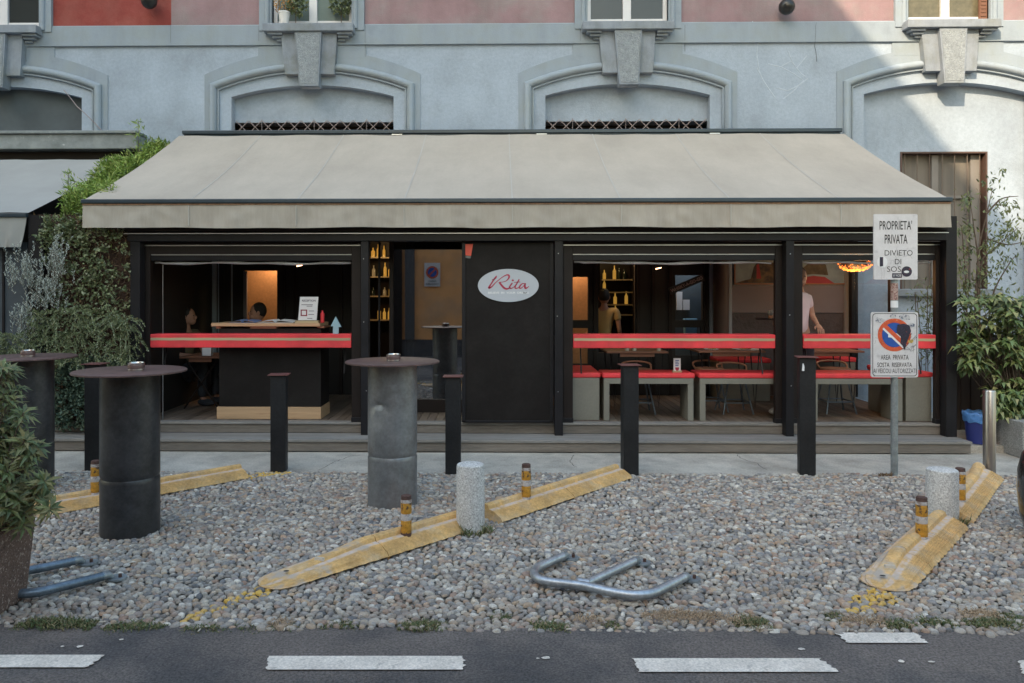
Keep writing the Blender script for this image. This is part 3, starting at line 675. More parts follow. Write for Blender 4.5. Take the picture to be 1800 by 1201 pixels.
    kb = MB().prism([(c-.40, zt), (c+.36, zt), (c+.325, zk), (c-.345, zk)], cy0, W-.001)
    ks = kb.build('keystone', M['stone'], bld, bevel=.004)
    MB().prism([(c-.20, zt-.002), (c+.165, zt-.002), (c+.125, zr), (c-.135, zr)], cy0-.065, W-.002).build('rusticated_block', M['stone'], ks, bevel=.004)
    MB().prism([(c-.178, zt-.03), (c+.143, zt-.03), (c+.108, zr+.03), (c-.115, zr+.03)], cy0-.0695, cy0-.063).build('pitted_face', M['rough'], ks)
    zsl = az(40, W-.2, 549)
    MB().box(c-.625, c+.595, W-.20, W+.05, zt, zsl).build('window_sill', M['stone'], bld, bevel=.008)
    for s in (-1, 1):
        cb = MB()
        for q in range(3):
            e = .57-.05*q
            xa, xb = sorted((c+s*.37, c+s*e)); cb.box(xa, xb, W-.16+.04*q, W-.002, zt-.032-.034*q, zt-.003-.034*q)
        cb.build('sill_corbel', M['stone'], bld, bevel=.006)
    # jamb mouldings and window
    for s in (-1, 1):
        jm = MB(); xs_ = sorted((c+s*.545, c+s*.715)); jm.box(xs_[0], xs_[1], W-.05, W-.002, zsl-.05, 7.4)
        jm.cyl((c+s*.60, W-.05, zsl-.03), (c+s*.60, W-.05, 7.4), .032, n=14); jm.build('window_jamb', M['trim'], bld, smooth=True)
    jm = MB(); jm.box(c-.715, c+.715, W-.06, W-.002, 7.405, 7.7)
    jm.build('window_head', M['trim'], bld)
    fr = MB(); y0, y1 = W+.05, W+.10; z0, z1 = zsl, 7.2; hw = .545
    fr.box(c-hw, c-hw+.055, y0, y1, z0, z1).box(c+hw-.055, c+hw, y0, y1, z0, z1).box(c-hw+.055, c+hw-.055, y0, y1, z0, z0+.06).box(c-.055, c+.055, y0-.01, y1, z0+.06, z1)
    fr.box(c-hw+.055, c-.055, y0+.008, y1-.002, z0+.062, z0+.115).box(c+.055, c+hw-.055, y0+.008, y1-.002, z0+.062, z0+.115)
    wfr = fr.build('window', M['winw'], bld, bevel=.005)
    gm = [M['glassd'], M['glassg'], M['glassd'], M['glasso']][k]
    MB().quad((c-hw, y1-.02, z0), (c+hw, y1-.02, z0), (c+hw, y1-.02, z1), (c-hw, y1-.02, z1)).build('pane', gm, wfr)
    if k in (0, 3):
        sh = MB(); s = 1
        x0 = c+.38 if k == 3 else c+.40
        if k == 3:
            sh.box(c+.43, c+.53, W+.00, W+.03, zsl+.005, 7.1)
            for q in range(30): sh.box(c+.445, c+.515, W-.008, W-.001, zsl+.05+q*.05, zsl+.075+q*.05)
            sh.build('shutter', M['shutter'], wfr)
# ledge over the neighbour's front
xe = ax(258, W)
MB().box(-14, xe, W-.30, W-.002, az(262, W-.3, 100), az(236, W-.3, 100)).build('concrete_ledge', M['ledge'], bld, bevel=.012)
MB().box(-14, xe+.01, W-.34, W-.002, az(236, W-.3, 100)+.003, az(233, W-.3, 100)+.02).build('ledge_capping', M['ledge'], bld, bevel=.01)
MB().box(-14, xe-.02, W-.10, W-.003, 0, az(262, W-.3, 100)-.003).build('shopfront_infill', M['dark'], bld)
# loose cable on the plaster
b = MB(); P = [at(x, y, W-.08) for x, y in ((112, 158), (122, 170), (135, 187), (150, 200), (168, 218), (180, 231), (195, 245), (212, 266), (222, 278))]
b.tube(P, .006, 6); b.build('slack_cable', M['iron'], label='thin slack cable hanging across the plaster above the leafy wall', cat='cable')
# hairline repairs in the plaster
b = MB()
for pts in ([(1322, 38), (1334, 62), (1330, 95), (1334, 125), (1340, 140), (1350, 155)], [(1385, 90), (1392, 108), (1400, 120), (1418, 98)], [(1350, 113), (1372, 118), (1395, 130), (1412, 142), (1395, 160), (1376, 175)], [(1365, 155), (1385, 160), (1405, 150), (1420, 138)], [(1330, 120), (1345, 148), (1362, 172)], [(1372, 118), (1390, 108), (1408, 130), (1415, 135)]):
    b.tube([at(x, y, W+.007) for x, y in pts], .010, 8)
b.build('plaster_repair', mat('repair_mortar', (.40, .475, .56), .9, var=.2, vscale=15), bld, fixn=False)

b = MB(); random.seed(31)
for x0, y0, n_, dx, dy in ((1435, 40, 8, 1, 9), (300, 44, 3, 0, 12), (642, 44, 7, 0, 9), (46, 45, 7, 0, 9), (1204, 44, 5, 0, 9), (455, 45, 4, 0, 9), (1020, 44, 5, 0, 8)):
    P = [(x0, y0)]
    for k in range(n_): P.append((P[-1][0]+dx+(rnd(-2.5, 2.5) if dx else 0), P[-1][1]+dy*rnd(.7, 1.2)))
    b.tube([at(x, y, W-.034 if y < 78 else W-.012) for x, y in P], .0035, 5)
b.each('plaster_crack', mat('crack_line', (.16, .18, .19), .95), bld)
random.seed(7)
# ---- shopfronts inside arches 1 and 2 with door openings; the piers beside them
def wall_holes(name, x0, x1, z0, z1, Y, holes, m, parent, th=.08, **kw):
    xs = sorted({x0, x1, *[h[0] for h in holes], *[h[1] for h in holes]}); zs = sorted({z0, z1, *[h[2] for h in holes], *[h[3] for h in holes]})
    b = MB()
    for i in range(len(xs)-1):
        for j in range(len(zs)-1):
            cx, cz = (xs[i]+xs[i+1])/2, (zs[j]+zs[j+1])/2
            if any(h[0] < cx < h[1] and h[2] < cz < h[3] for h in holes): continue
            b.quad((xs[i], Y, zs[j]), (xs[i+1], Y, zs[j]), (xs[i+1], Y, zs[j+1]), (xs[i], Y, zs[j+1]))
    for a, c, d, e in holes:
        b.quad((a, Y, d), (a, Y+th, d), (a, Y+th, e), (a, Y, e)); b.quad((c, Y, d), (c, Y+th, d), (c, Y+th, e), (c, Y, e))
        b.quad((a, Y, e), (c, Y, e), (c, Y+th, e), (a, Y+th, e)); b.quad((a, Y, d), (c, Y, d), (c, Y+th, d), (a, Y+th, d))
    return b.build(name, m, parent, **kw)
YS = W+.05
def hp(xa, xb, ya, yb, Y=YS): return (ax(xa, Y), ax(xb, Y), az(yb, Y, (xa+xb)/2), az(ya, Y, (xa+xb)/2))
z37 = 3.68
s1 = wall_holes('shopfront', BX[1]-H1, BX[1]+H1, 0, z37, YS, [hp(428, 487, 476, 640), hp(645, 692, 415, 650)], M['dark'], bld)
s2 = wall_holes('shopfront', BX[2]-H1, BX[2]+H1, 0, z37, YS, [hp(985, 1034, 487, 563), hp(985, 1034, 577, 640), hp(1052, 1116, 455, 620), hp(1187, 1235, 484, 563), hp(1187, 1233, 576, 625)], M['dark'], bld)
# timber mouldings so the fronts are not flat
b = MB()
for x in (1046, 1122, 1148, 1178, 1240): b.box(ax(x, YS)-.02, ax(x, YS)+.02, YS-.03, YS-.002, DK, 2.6)
for x in (500, 520, 560, 600, 632): b.box(ax(x, YS)-.02, ax(x, YS)+.02, YS-.03, YS-.002, DK, 2.6)
b.each('timber_moulding', M['blackb'], bld)
# added dark panels put shade on the left pier and behind the black panel
xq = ax(245, W)
b = MB(); b.box(xq, BX[1]-H1-.003, W-.03, W-.004, DK, 2.9)
for i in range(8):
    xx = xq+.1+i*(BX[1]-H1-xq-.2)/7; b.box(xx-.012, xx+.012, W-.045, W-.031, DK, 2.9)
b.box(BX[1]+H1+.003, BX[2]-H1-.003, W-.03, W-.004, DK, 2.9)
b.build('pier_shade_panel', M['dark'], bld)
# tan boards colour in the orange reflection in the glazing; shelves with bottles
def backboard(xa, xb, Y, m, nm='reflection_board'): MB().box(ax(xa, Y), ax(xb, Y), Y, Y+.03, DK, 2.6).build(nm, m, bld)
M['tan'] = mat('tan_reflection_board', (.62, .34, .17), .8, var=.15, vscale=3, fine=.08, fscale=30)
backboard(415, 500, 10.95, M['tan']); backboard(965, 1046, 10.95, M['tan'])
MB().box(ax(428, YS)+.001, ax(434, YS), YS-.01, YS+.02, az(640, YS, 430), az(477, YS, 430)).build('door_edge', M['wpanel'], bld)
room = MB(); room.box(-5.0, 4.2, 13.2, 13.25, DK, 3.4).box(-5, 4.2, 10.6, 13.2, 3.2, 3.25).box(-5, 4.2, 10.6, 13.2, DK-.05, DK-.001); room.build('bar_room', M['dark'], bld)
def shelf_unit(xa, xb, Y, ys, tops, label, dens):
    t = thing('bottle_shelf', (ax((xa+xb)/2, Y), Y, DK), label, 'shelf')
    b = MB(); X0, X1 = ax(xa, Y), ax(xb, Y)
    for y in ys: z = az(y, Y, xa); b.box(X0, X1, Y, Y+.22, z-.02, z)
    b.each('shelf_board', M['ledgew'], t)
    MB().box(X0-.03, X0-.002, Y, Y+.24, DK, 2.6).box(X1+.002, X1+.03, Y, Y+.24, DK, 2.6).box(X0, X1, Y+.222, Y+.25, DK, 2.6).each('shelf_case', M['blackb'], t)
    bo = None; cnt = 0
    for y in ys:
        z = az(y, Y, xa)+.001; x = X0+.05
        while x < X1-.04:
            if random.random() < dens:
                r = rnd(.022, .032); h = rnd(.13, .22)
                m = random.choice([M['amber'], M['amber'], M['green'], M['clearb']])
                MB().lathe(x, Y+rnd(.06, .12), [(r, z), (r, z+h*.6), (r*.35, z+h*.78), (r*.33, z+h)], 10).build('bottle', m, smooth=True,
                    label=None, group='bottles on the bar shelves')
                o = bpy.context.scene.collection.objects[-1]
                tag(o, 'glass bottle standing on the lit shelf '+('seen through the left doorway' if xa < 800 else 'behind the bartender'), 'bottle')
                o['group'] = 'bottles on the shelf in the left doorway' if xa < 800 else 'bottles on the shelf behind the bartender'
            x += rnd(.075, .1)
shelf_unit(640, 700, 11.9, [452, 486, 520, 562], None, 'dark shelf of amber bottles seen through the left doorway', .75)
shelf_unit(1058, 1112, 12.0, [491, 513, 535, 553], None, 'dark shelf with pale boards and bottles behind the bartender', .6)
# hidden bar counter in front of the right-hand shelves
b = MB(); b.box(ax(1150, 11.2), ax(1250, 11.2), 11.2, 11.25, DK, 2.5); b.build('inner_partition', M['dgrey'], bld)
b = MB(); b.box(ax(1190, 11.1), ax(1200, 11.1), 11.12, 11.15, az(545, 11.1), az(513, 11.1)); b.box(ax(1200, 11.1)+.01, ax(1213, 11.1), 11.12, 11.15, az(545, 11.1), az(527, 11.1)); b.each('wall_notice', M['white'], bld)
tag(MB().tbox(ax(1213, 10.9), 10.9, az(590, 10.9), az(560, 10.9), .16, .1, .19, .1).build('blue_bag', M['lblue'], bevel=.01), 'light blue paper bag standing behind the glazed door', 'bag')
# pier 2-3: picture, pale panel, roughcast, round brown column
px0, px1 = ax(1277, W), ax(1506, W)
MB().box(px0, px1, W-.04, W-.004, az(550, W, 1400), az(502, W, 1400)).build('pale_wall_panel', M['wpanel'], bld, bevel=.003)
MB().box(px0, px1, W-.03, W-.005, DK, az(550.5, W, 1400)-.004).build('roughcast_dado', M['rough_wall'], bld)
MB().cyl((ax(1263, W), W-.12, DK), (ax(1263, W), W-.12, 2.6), .10, n=24).build('round_column', M['brownc'], bld, smooth=True)
pt = thing('picture', (ax(1385, W), W-.02, az(500, W, 1400)), 'wide orange-framed picture with a red patch above the pale wall panel', 'picture')
X0, X1, Z0, Z1 = ax(1289, W), ax(1490, W), az(501, W, 1400)+.006, az(440, W, 1400)
MB().box(X0, X1, W-.05, W-.035, Z0, Z0+.015).box(X0, X0+.015, W-.05, W-.035, Z0+.016, Z1).box(X1-.015, X1, W-.05, W-.035, Z0+.016, Z1).box(X0, X1, W-.05, W-.035, Z1+.001, Z1+.015).build('picture_frame', M['frame_o'], pt)
MB().box(X0+.016, X1-.016, W-.045, W-.037, Z0+.016, Z1-.001).build('canvas', mat('picture_teal', (.25, .33, .34), .7, var=.3, vscale=4), pt)
b = MB(); b.add([(x, W-.0475, z) for x, z in [(X0+.02, Z0+.02), (X0+.9, Z0+.02), (X0+.9, Z0+.10), (X0+.5, Z0+.12), (X0+.15, Z0+.06)]], [(0, 1, 2, 3, 4)])
def blob(b, pts, Y): b.add([(at(x, y, Y).x, Y, at(x, y, Y).z) for x, y in pts], [tuple(range(len(pts)))])
blob(b, [(1325, 470), (1330, 462), (1345, 462), (1365, 462), (1365, 496), (1300, 498), (1320, 490)], W-.048)
b.build('painted_dark_shape', mat('picture_dark', (.05, .045, .04), .7, var=.4, vscale=8, col2=(.16, .12, .06), c2scale=7), pt)
b = MB(); blob(b, [(1411, 488), (1430, 485), (1450, 487), (1468, 499), (1411, 500)], W-.0485); blob(b, [(1330, 466), (1334, 463), (1338, 490), (1330, 490)], W-.049)
b.each('painted_red_shape', mat('picture_red', (.32, .04, .045), .7, var=.2), pt)
b = MB(); blob(b, [(1411, 484), (1413, 470), (1425, 460), (1440, 458), (1452, 466), (1456, 484), (1430, 482)], W-.0488)
b.build('painted_brown_shape', mat('picture_brown', (.10, .085, .05), .7, var=.5, vscale=14), pt)

# wall lamps
for x, lab in ((262, 'black globe wall lamp on the red plaster at the top edge'), (1383, 'black globe wall lamp on the pink plaster, right of the middle window')):
    p = at(x, 12 if x > 900 else 2, W-.16); t = thing('wall_lamp', (p.x, W, p.z), lab, 'lamp', 'black wall lamps')
    MB().ell(p, (.105, .105, .105), 20, 14).build('globe', M['lampb'], t, smooth='all')
    MB().cyl((p.x+.04, p.y, p.z+.06), (p.x+.09, W, p.z+.25), .02).build('bracket', M['lampb'], t, smooth=True)

# ================================================================== OPPOSITE BUILDING (reflected in the door; shades the street)
ob = thing('opposite_building', (-8, -1.8, 0), 'orange plastered building across the street, seen mirrored in the glass door', 'building')
NX = -10.6
MB().box(-60, NX, -36, -14, 0, 24.5).build('tall_block', M['opp'], ob)
MB().box(-24, 10, -4.2, -1.8, .42, 3.3).build('wall', M['orange'], ob)
MB().box(-24.02, 10.02, -4.2, -1.77, 0, .415).build('stone_base', M['rough_wall'], ob)
MB().box(-24.1, 10.1, -4.3, -1.70, 3.304, 3.42).build('coping', M['stone'], ob)
MB().box(-2.37, -2.13, -1.77, -1.70, .42, 3.29).build('pilaster', M['rough_wall'], ob)
MB().box(-4.6, -2.45, -1.77, -1.72, 0.02, 3.0).build('gate', M['blackb'], ob)
b = MB(); [b.box(x, x+1.0, -1.79, -1.74, 1.3, 3.0) for x in (-9, -6.6, 2.6, 6.6)]; b.each('window', M['glassd'], ob)
def no_park(sg, cx, cz, w_, h_, Y, face, lines, plain=False):
    """an Italian no-parking plate; face=-1 looks towards -Y, +1 towards +Y"""
    pass
cx, cz = -1.68, 2.07
t = thing('no_parking_sign', (cx, -1.70, cz), 'small white no parking plate on the orange wall, seen mirrored in the glass door', 'sign')
MB().box(cx-.2, cx+.2, -1.765, -1.75, cz-.3, cz+.3).build('plate', M['signw'], t)
def mirrored(fn):
    b = MB(); fn(b)
    # turn round to face +Y
    b.v = [(2*cx-v[0], -1.745-(v[1]+1.745)-0.0, v[2]) for v in b.v]; return b
b = MB(); disc(b, cx, cz+.06, .16, .16, -1.745); b.build('red_ring', M['signr'], t)
b = MB(); disc(b, cx, cz+.06, .115, .115, -1.742); b.build('blue_disc', M['signb'], t)
b = MB(); stroke(b, [(cx+.09, cz+.15), (cx-.09, cz-.03)], [.035, .035], -1.739); b.build('red_bar', M['signr'], t)
b = MB(); text(b, 'PASSO', cx-.1, cx+.1, cz-.19, cz-.145, -1.742, .01); text(b, 'CARRABILE', cx-.16, cx+.16, cz-.26, cz-.215, -1.742, .01)
b.v = [(2*cx-v[0], v[1], v[2]) for v in b.v]; b.build('lettering', M['signk'], t)

# ================================================================== DECK AND STEPS
VL, VR = ax(230, 8.05), ax(1680, 8.05)
XR1 = ax(1708, 7.73)
dk = thing('timber_deck', (0, 8.1, 0), 'weathered two-step timber deck under the bar', 'deck')
XL = VL-1.0
b = MB(); b.box(XL, XR1, 7.745, 7.775, .012, .10); b.build('lower_riser', M['step'], dk)
b = MB(); b.box(XL-.01, XR1+.01, 7.73, 7.90, .104, .131); b.box(XL-.01, XR1+.01, 7.905, 8.108, .104, .130); b.build('lower_tread', M['stept'], dk, bevel=.004)
b = MB(); b.box(XR1-.03, XR1, 7.776, 8.10, .012, .10); b.build('step_cheek', M['step'], dk)
b = MB(); b.box(XL, VR-.12, 8.118, 8.14, .132, .216); b.build('upper_riser', M['step'], dk)
b = MB(); b.box(XL, VR-.10, 8.105, 8.22, .220, DK); b.build('upper_nosing', M['stept'], dk, bevel=.004)
b = MB(); x = XL
while x < VR-.1:                      # boards laid on the diagonal in fact read as short ribs: run front to back
    wv = .09; b.box(x, min(x+wv-.006, VR-.1), 8.224, W-.05, DK-.028, DK-.001+rnd(-.0015, .0005)); x += wv
b.build('deck_board', M['floor'], dk, fixn=True)
MB().box(XL, VR-.1, 8.15, W-.06, 0, DK-.03).build('deck_frame', M['dark'], dk)

# ================================================================== VERANDA
ve = thing('veranda', (0, 8.05, 0), 'black metal veranda frame with open bays and red-edged ledges', 'veranda')
P0, P1 = 7.985, 8.10
def post(xa, xb, zb=.131, ztop=2.36, y0=P0, y1=P1): MB().box(ax(xa, 8.0), ax(xb, 8.0), y0, y1, zb, ztop).build('post', M['black'], ve, bevel=.004)
for xa, xb in ((230, 247), (634.5, 648), (975, 989.5), (1381, 1395)): post(xa, xb)
xa, xb = ax(1662, 8.0), ax(1681, 8.0)
MB().box(xa, xb, P0, P1, .131, az(380, 8.0, 1670)).build('post', M['black'], ve, bevel=.004, label='corner post rising past the end of the awning')
MB().box(VL, ax(1661.5, 8), 7.97, 8.12, az(424, 8.0), az(407, 8.0)).build('beam', M['black'], ve, bevel=.006)
MB().box(VL-.02, ax(1661.5, 8), 7.94, 8.14, az(406.5, 8.0), az(385, 8.0)).build('fascia', M['blackb'], ve, bevel=.005)
MB().box(VL-.02, ax(1661.5, 8), 7.934, 7.9395, az(411.5, 8), az(410.2, 8)).build('fascia_edge', M['alu'], ve)
YB0, YB1 = 8.115, 8.175
def bay(xa, ia, ib, xb, ledge=True):
    Y = YB0; xA, iA, iB, xB = [ax(v, Y) for v in (xa, ia, ib, xb)]
    zt, zh, zr = az(425.5, Y), az(446, Y), az(446.5, Y)
    b = MB(); b.box(xA, iA, YB0, YB1, DK+.002, zt).box(iB, xB, YB0, YB1, DK+.002, zt).box(iA, iB, YB0, YB1, zh, zt)
    b.build('bay_frame', M['blackb'], ve, bevel=.003)
    MB().box(xA+.002, xB-.002, YB0-.006, YB0-.001, az(432, Y), az(430.3, Y)).box(iA, iB, YB0+.02, YB0+.05, az(448, Y), az(446.6, Y)).each('bright_trim', M['alu'], ve)
    MB().box(iA, iB, YB0+.012, YB0+.055, az(458, Y), az(448.4, Y)).build('sash_rail', M['black'], ve, bevel=.004)
    # foot plates
    MB().box(xA-.004, iA+.004, YB0-.008, YB1+.01, DK+.0005, DK+.05).box(iB-.004, xB+.004, YB0-.008, YB1+.01, DK+.0005, DK+.05).each('foot_plate', M['black'], ve, bevel=.002)
    # rolled clear blind, sagging a little
    b = MB(); n = 40; pts = []; pr = []
    ph = rnd(0, 6)
    for i in range(n+1):
        t = i/n; x = iA+.02+(iB-iA-.04)*t
        pts.append((x, YB0+.07, az(462, Y)+.006*math.sin(t*9+ph)+.004*math.sin(t*23)+(.012 if i < 2 else 0)))
    b.tube(pts, [.014+.004*math.sin(i*.6+ph) for i in range(n+1)], 8); b.build('rolled_blind', M['pvc'], ve, smooth='all')
    if ledge:
        zl0, zl1 = az(612, Y), az(588, Y)
        y0, y1 = Y-.008, Y+.20
        lg = MB().box(iA+.002, iB-.002, y0, y1, zl0, zl1).build('ledge', M['red'], ve, bevel=.008)
        b = MB(); n = 30; vs = []
        for i in range(n+1):
            x = iA+.01+(iB-iA-.02)*i/n; wv = .0015*math.sin(i*1.7)
            vs += [(x, y0-.003, zl0+.078+wv), (x, y0-.003, zl0+.106+wv*.6)]
        b.add(vs, [(2*i, 2*i+2, 2*i+3, 2*i+1) for i in range(n)]); b.build('wood_strip', M['ledgew'], lg)
        b = MB()
        for s in (iA+.10, iB-.10): b.tube([(s, YB1+.13, zl0), (s, YB1+.05, zl0-.24), (s, YB1+.04, zl0-.28)], .008, 6)
        b.each('ledge_bracket', M['black'], lg)
bay(247.5, 264, 618, 634); bay(990, 1007, 1363, 1380.5); bay(1395.5, 1411, 1645, 1661.5)
for xx in (641, 982, 1388):
    for yy in (450, 560, 690):
        p = at(xx+rnd(-3, 3), yy+rnd(-15, 15), P0); MB().lathe(0, 0, [(.006, 0), (.005, .004), (0, .004)], 10).build('screw', M['alu'], None)
        o = COL.objects[-1]; o.parent = ve; o.location = Vector((p.x, P0, p.z))-ORG[ve]; o.rotation_euler.x = R(90)
# clear fixed pane beside the left bay (its thin edge shows)
MB().box(ax(286, 8.25), ax(287, 8.25), 8.245, 8.255, DK, az(465, 8.25)).build('pane_edge', M['alu'], ve)
# oval-sign panel
pn = MB().box(ax(812, 8.06), ax(973, 8.06), 8.062, 8.10, az(745, 8.06)+.012, az(425, 8.06)).build('sign_panel', M['panel'], ve, bevel=.003)
MB().box(ax(812, 8.06)+.0, ax(818, 8.06), 8.05, 8.061, az(740, 8.06), az(426, 8.06)).box(ax(967, 8.06), ax(973, 8.06), 8.05, 8.061, az(740, 8.06), az(426, 8.06)).box(ax(818, 8.06)+.002, ax(967, 8.06)-.002, 8.05, 8.061, az(745, 8.06)+.013, az(739, 8.06)).build('panel_frame', M['black'], pn, bevel=.002)
oc = at(893.5, 502, 8.05); rx, rz = (ax(947, 8.05)-ax(840, 8.05))/2, 58/2*8.05/F
b = MB(); n = 64
b.prism([(oc.x+rx*math.cos(2*math.pi*i/n), oc.z+rz*math.sin(2*math.pi*i/n)) for i in range(n)], 8.050, 8.0618)
ovl = b.build('oval_plaque', M['oval'], pn)
def zp(zx, zy): p = at(820+zx/12, 460+zy/12, 8.05); return (p.x, p.z)
b = MB(); yy = 8.0485
k = 8.05/F/12
for pts, ws in (([(640, 300), (600, 345), (520, 470), (462, 562)], [14, 22, 26, 34]), ([(540, 385), (590, 372), (638, 330)], [20, 16, 10]),
                ([(462, 562), (520, 540), (620, 440), (740, 340), (840, 285), (890, 290), (895, 340), (840, 405), (760, 432), (700, 434)], [34, 26, 16, 14, 22, 34, 30, 16, 10, 16]),
                ([(690, 432), (740, 500), (800, 560), (860, 575), (930, 545)], [34, 36, 38, 30, 14]),
                ([(968, 450), (930, 500), (905, 548), (935, 566), (985, 548), (1030, 505)], [24, 26, 26, 22, 14, 10]),
                ([(1112, 372), (1070, 450), (1025, 530), (1040, 566), (1090, 552), (1120, 530)], [22, 24, 28, 24, 16, 10]),
                ([(1000, 438), (1060, 436), (1135, 428)], [10, 14, 10]),
                ([(1225, 462), (1170, 470), (1125, 520), (1118, 556), (1150, 562), (1200, 520), (1240, 462)], [14, 18, 28, 26, 18, 12, 18]),
                ([(1245, 455), (1232, 520), (1245, 562), (1290, 545), (1318, 518)], [20, 36, 36, 16, 8])):
    stroke(b, [zp(*p) for p in pts], [w_*k*1.15 for w_ in ws], yy)
c2 = zp(977, 396); disc(b, c2[0], c2[1], 24*k, 20*k, yy, 12)
b.build('script_lettering', M['rita'], ovl)
b = MB(); a0 = zp(455, 678); a1 = zp(1315, 636); text(b, 'BELIEVE  IN  YOUR  DRINKS', a0[0], a1[0], a0[1], a1[1], 8.0487, .03); b.build('motto_lettering', M['white'], ovl)
b = MB(); stroke(b, [zp(1195, 640), zp(1215, 670), zp(1235, 645)], [10*k]*3, 8.0475); stroke(b, [zp(1240, 672), zp(1270, 645)], [10*k]*2, 8.0475); b.build('scratch_mark', M['signk'], ovl)
# red sticker
b = MB(); blob(b, [(817, 429), (831.5, 429), (828, 450), (817.5, 449)], 8.0605); b.build('red_sticker', mat('orange_red_sticker', (.75, .10, .06), .5, var=.1), pn)
b = MB(); blob(b, [(817.5, 449.5), (828, 450.5), (827, 454.5), (818, 453.5)], 8.0606); b.build('sticker_foot', mat('grey_sticker', (.16, .17, .16), .6), pn)
# sliding glass door set back
YD = 8.80
dr = thing('sliding_door', (ax(752, YD), YD, DK), 'dark sliding glass door mirroring an orange wall, left of the black panel', 'door')
dx0, dx1 = ax(692, YD), ax(838, YD); dz1 = az(424, YD)
MB().box(dx0, dx1, YD, YD+.008, az(702, YD), dz1).build('pane', M['doorglass'], dr)
MB().box(dx0-.05, dx0-.002, YD-.02, YD+.03, DK+.002, dz1).box(dx1+.002, dx1+.05, YD-.02, YD+.03, DK+.002, dz1).box(dx0-.001, dx1+.001, YD-.02, YD+.03, DK+.002, az(702, YD)-.001).box(dx0-.05, dx1+.05, YD-.02, YD+.03, dz1+.001, dz1+.1).build('door_frame', M['blackb'], dr, bevel=.003)
MB().box(ax(667, YD)-.012, ax(667, YD)+.012, YD-.02, YD+.0, DK+.002, dz1+.09).each('door_jamb', M['black'], dr)
# ceiling and side frames
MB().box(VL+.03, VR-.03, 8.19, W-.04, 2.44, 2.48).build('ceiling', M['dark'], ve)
sx0, sx1 = VR-.10, VR-.03
b = MB()
for y in (9.2, 10.22): b.box(sx0, sx1, y-.045, y+.045, DK, 2.43)
b.box(sx0, sx1, 8.18, 10.2, 2.38, 2.43)
b.each('side_post', M['black'], ve)
b = MB(); b.box(ax(1507, 10.2), sx0-.002, 10.18, 10.25, DK, 2.43); b.build('rear_frame', M['black'], ve)
# side pane of the veranda
MB().box(sx0+.03, sx0+.035, 9.25, 10.17, DK, 2.37).build('side_pane', M['clear'], ve)
MB().box(VL+.0, VL+.03, 8.18, W-.05, DK, 2.43).build('left_side_panel', M['dark'], ve)
# pendant strip lamps glowing inside
for x, y, Y, lab in ((1158, 472, 10.1, 'small glowing strip lamp under the ceiling in the middle bay'), (526, 467, 9.6, 'small glowing strip lamp under the ceiling in the left bay')):
    p = at(x, y, Y); t = thing('strip_lamp', p, lab, 'lamp', 'small strip lamps')
    MB().add(*(lambda: ([(p.x-.035, Y, p.z-.012), (p.x+.03, Y, p.z+.002), (p.x+.035, Y, p.z+.015), (p.x-.03, Y, p.z+.002), (p.x-.035, Y+.04, p.z-.012), (p.x+.03, Y+.04, p.z+.002), (p.x+.035, Y+.04, p.z+.015), (p.x-.03, Y+.04, p.z+.002)],
                       [(0, 1, 2, 3), (7, 6, 5, 4), (0, 4, 5, 1), (1, 5, 6, 2), (2, 6, 7, 3), (3, 7, 4, 0)]))()).build('tube', M['bulbw'], t)
    MB().cyl((p.x, Y+.02, p.z+.02), (p.x, Y+.02, 2.44), .004, n=6).build('cord', M['black'], t)
for loc, e, col in (((BX[1]-.55, 10.72, 2.25), 11, (1, .62, .32)), ((ax(1010, 10.7), 10.72, 2.25), 9, (1, .62, .32)), ((ax(1080, 11.5), 11.5, 2.3), 2.4, (1, .68, .3)), ((ax(668, 11.4), 11.4, 2.3), 2.6, (1, .68, .3)), ((ax(1215, 10.8), 10.8, 2.2), 4, (.8, .9, 1))):
    l = bpy.data.lights.new('room_fill', 'POINT'); l.energy = e; l.color = col; l.shadow_soft_size = .06  # added lamps without fixtures, brightening the boards, shelves and partition behind the openings
    o = bpy.data.objects.new('room_fill_light', l); COL.objects.link(o); o.location = loc

# ================================================================== AWNING
YF = 7.86; YW = W-.13
aw = thing('awning', (0, W-.1, 3.7), 'large beige retractable awning with a drooping valance over the bar', 'awning')
AL, AR = ax(148, YF), ax(1668, YF)
zf, zw = az(350, YF), az(237, YW)
def cansag(s, t):
    e = math.sin(math.pi*t)
    return (-.045*e-.011*abs(math.sin(s*math.pi*8))*e+.004*math.sin(s*37+t*3)*e+.0035*math.sin(t*34+math.sin(s*21)*1.5)*math.exp(-(1-t)*7)
            +.003*math.sin(t*26+math.sin(s*17)*2)*math.exp(-t*6)+.004*math.sin(s*math.pi*8*3+t*6)*math.exp(-(1-t)*5))
b = MB(); NXX, NYY = 240, 40; vs = []
for j in range(NYY+1):
    t = j/NYY
    for i in range(NXX+1):
        s = i/NXX; X = AL+(AR-AL)*s; Yy = YF+(YW-YF)*t
        sag = cansag(s, t)
        vs.append((X, Yy, zf+(zw-zf)*t+sag))
fs = [(j*(NXX+1)+i, j*(NXX+1)+i+1, (j+1)*(NXX+1)+i+1, (j+1)*(NXX+1)+i) for j in range(NYY) for i in range(NXX)]
b.add(vs, fs); cn = b.build('canopy', M['canvas'], aw, smooth='all')
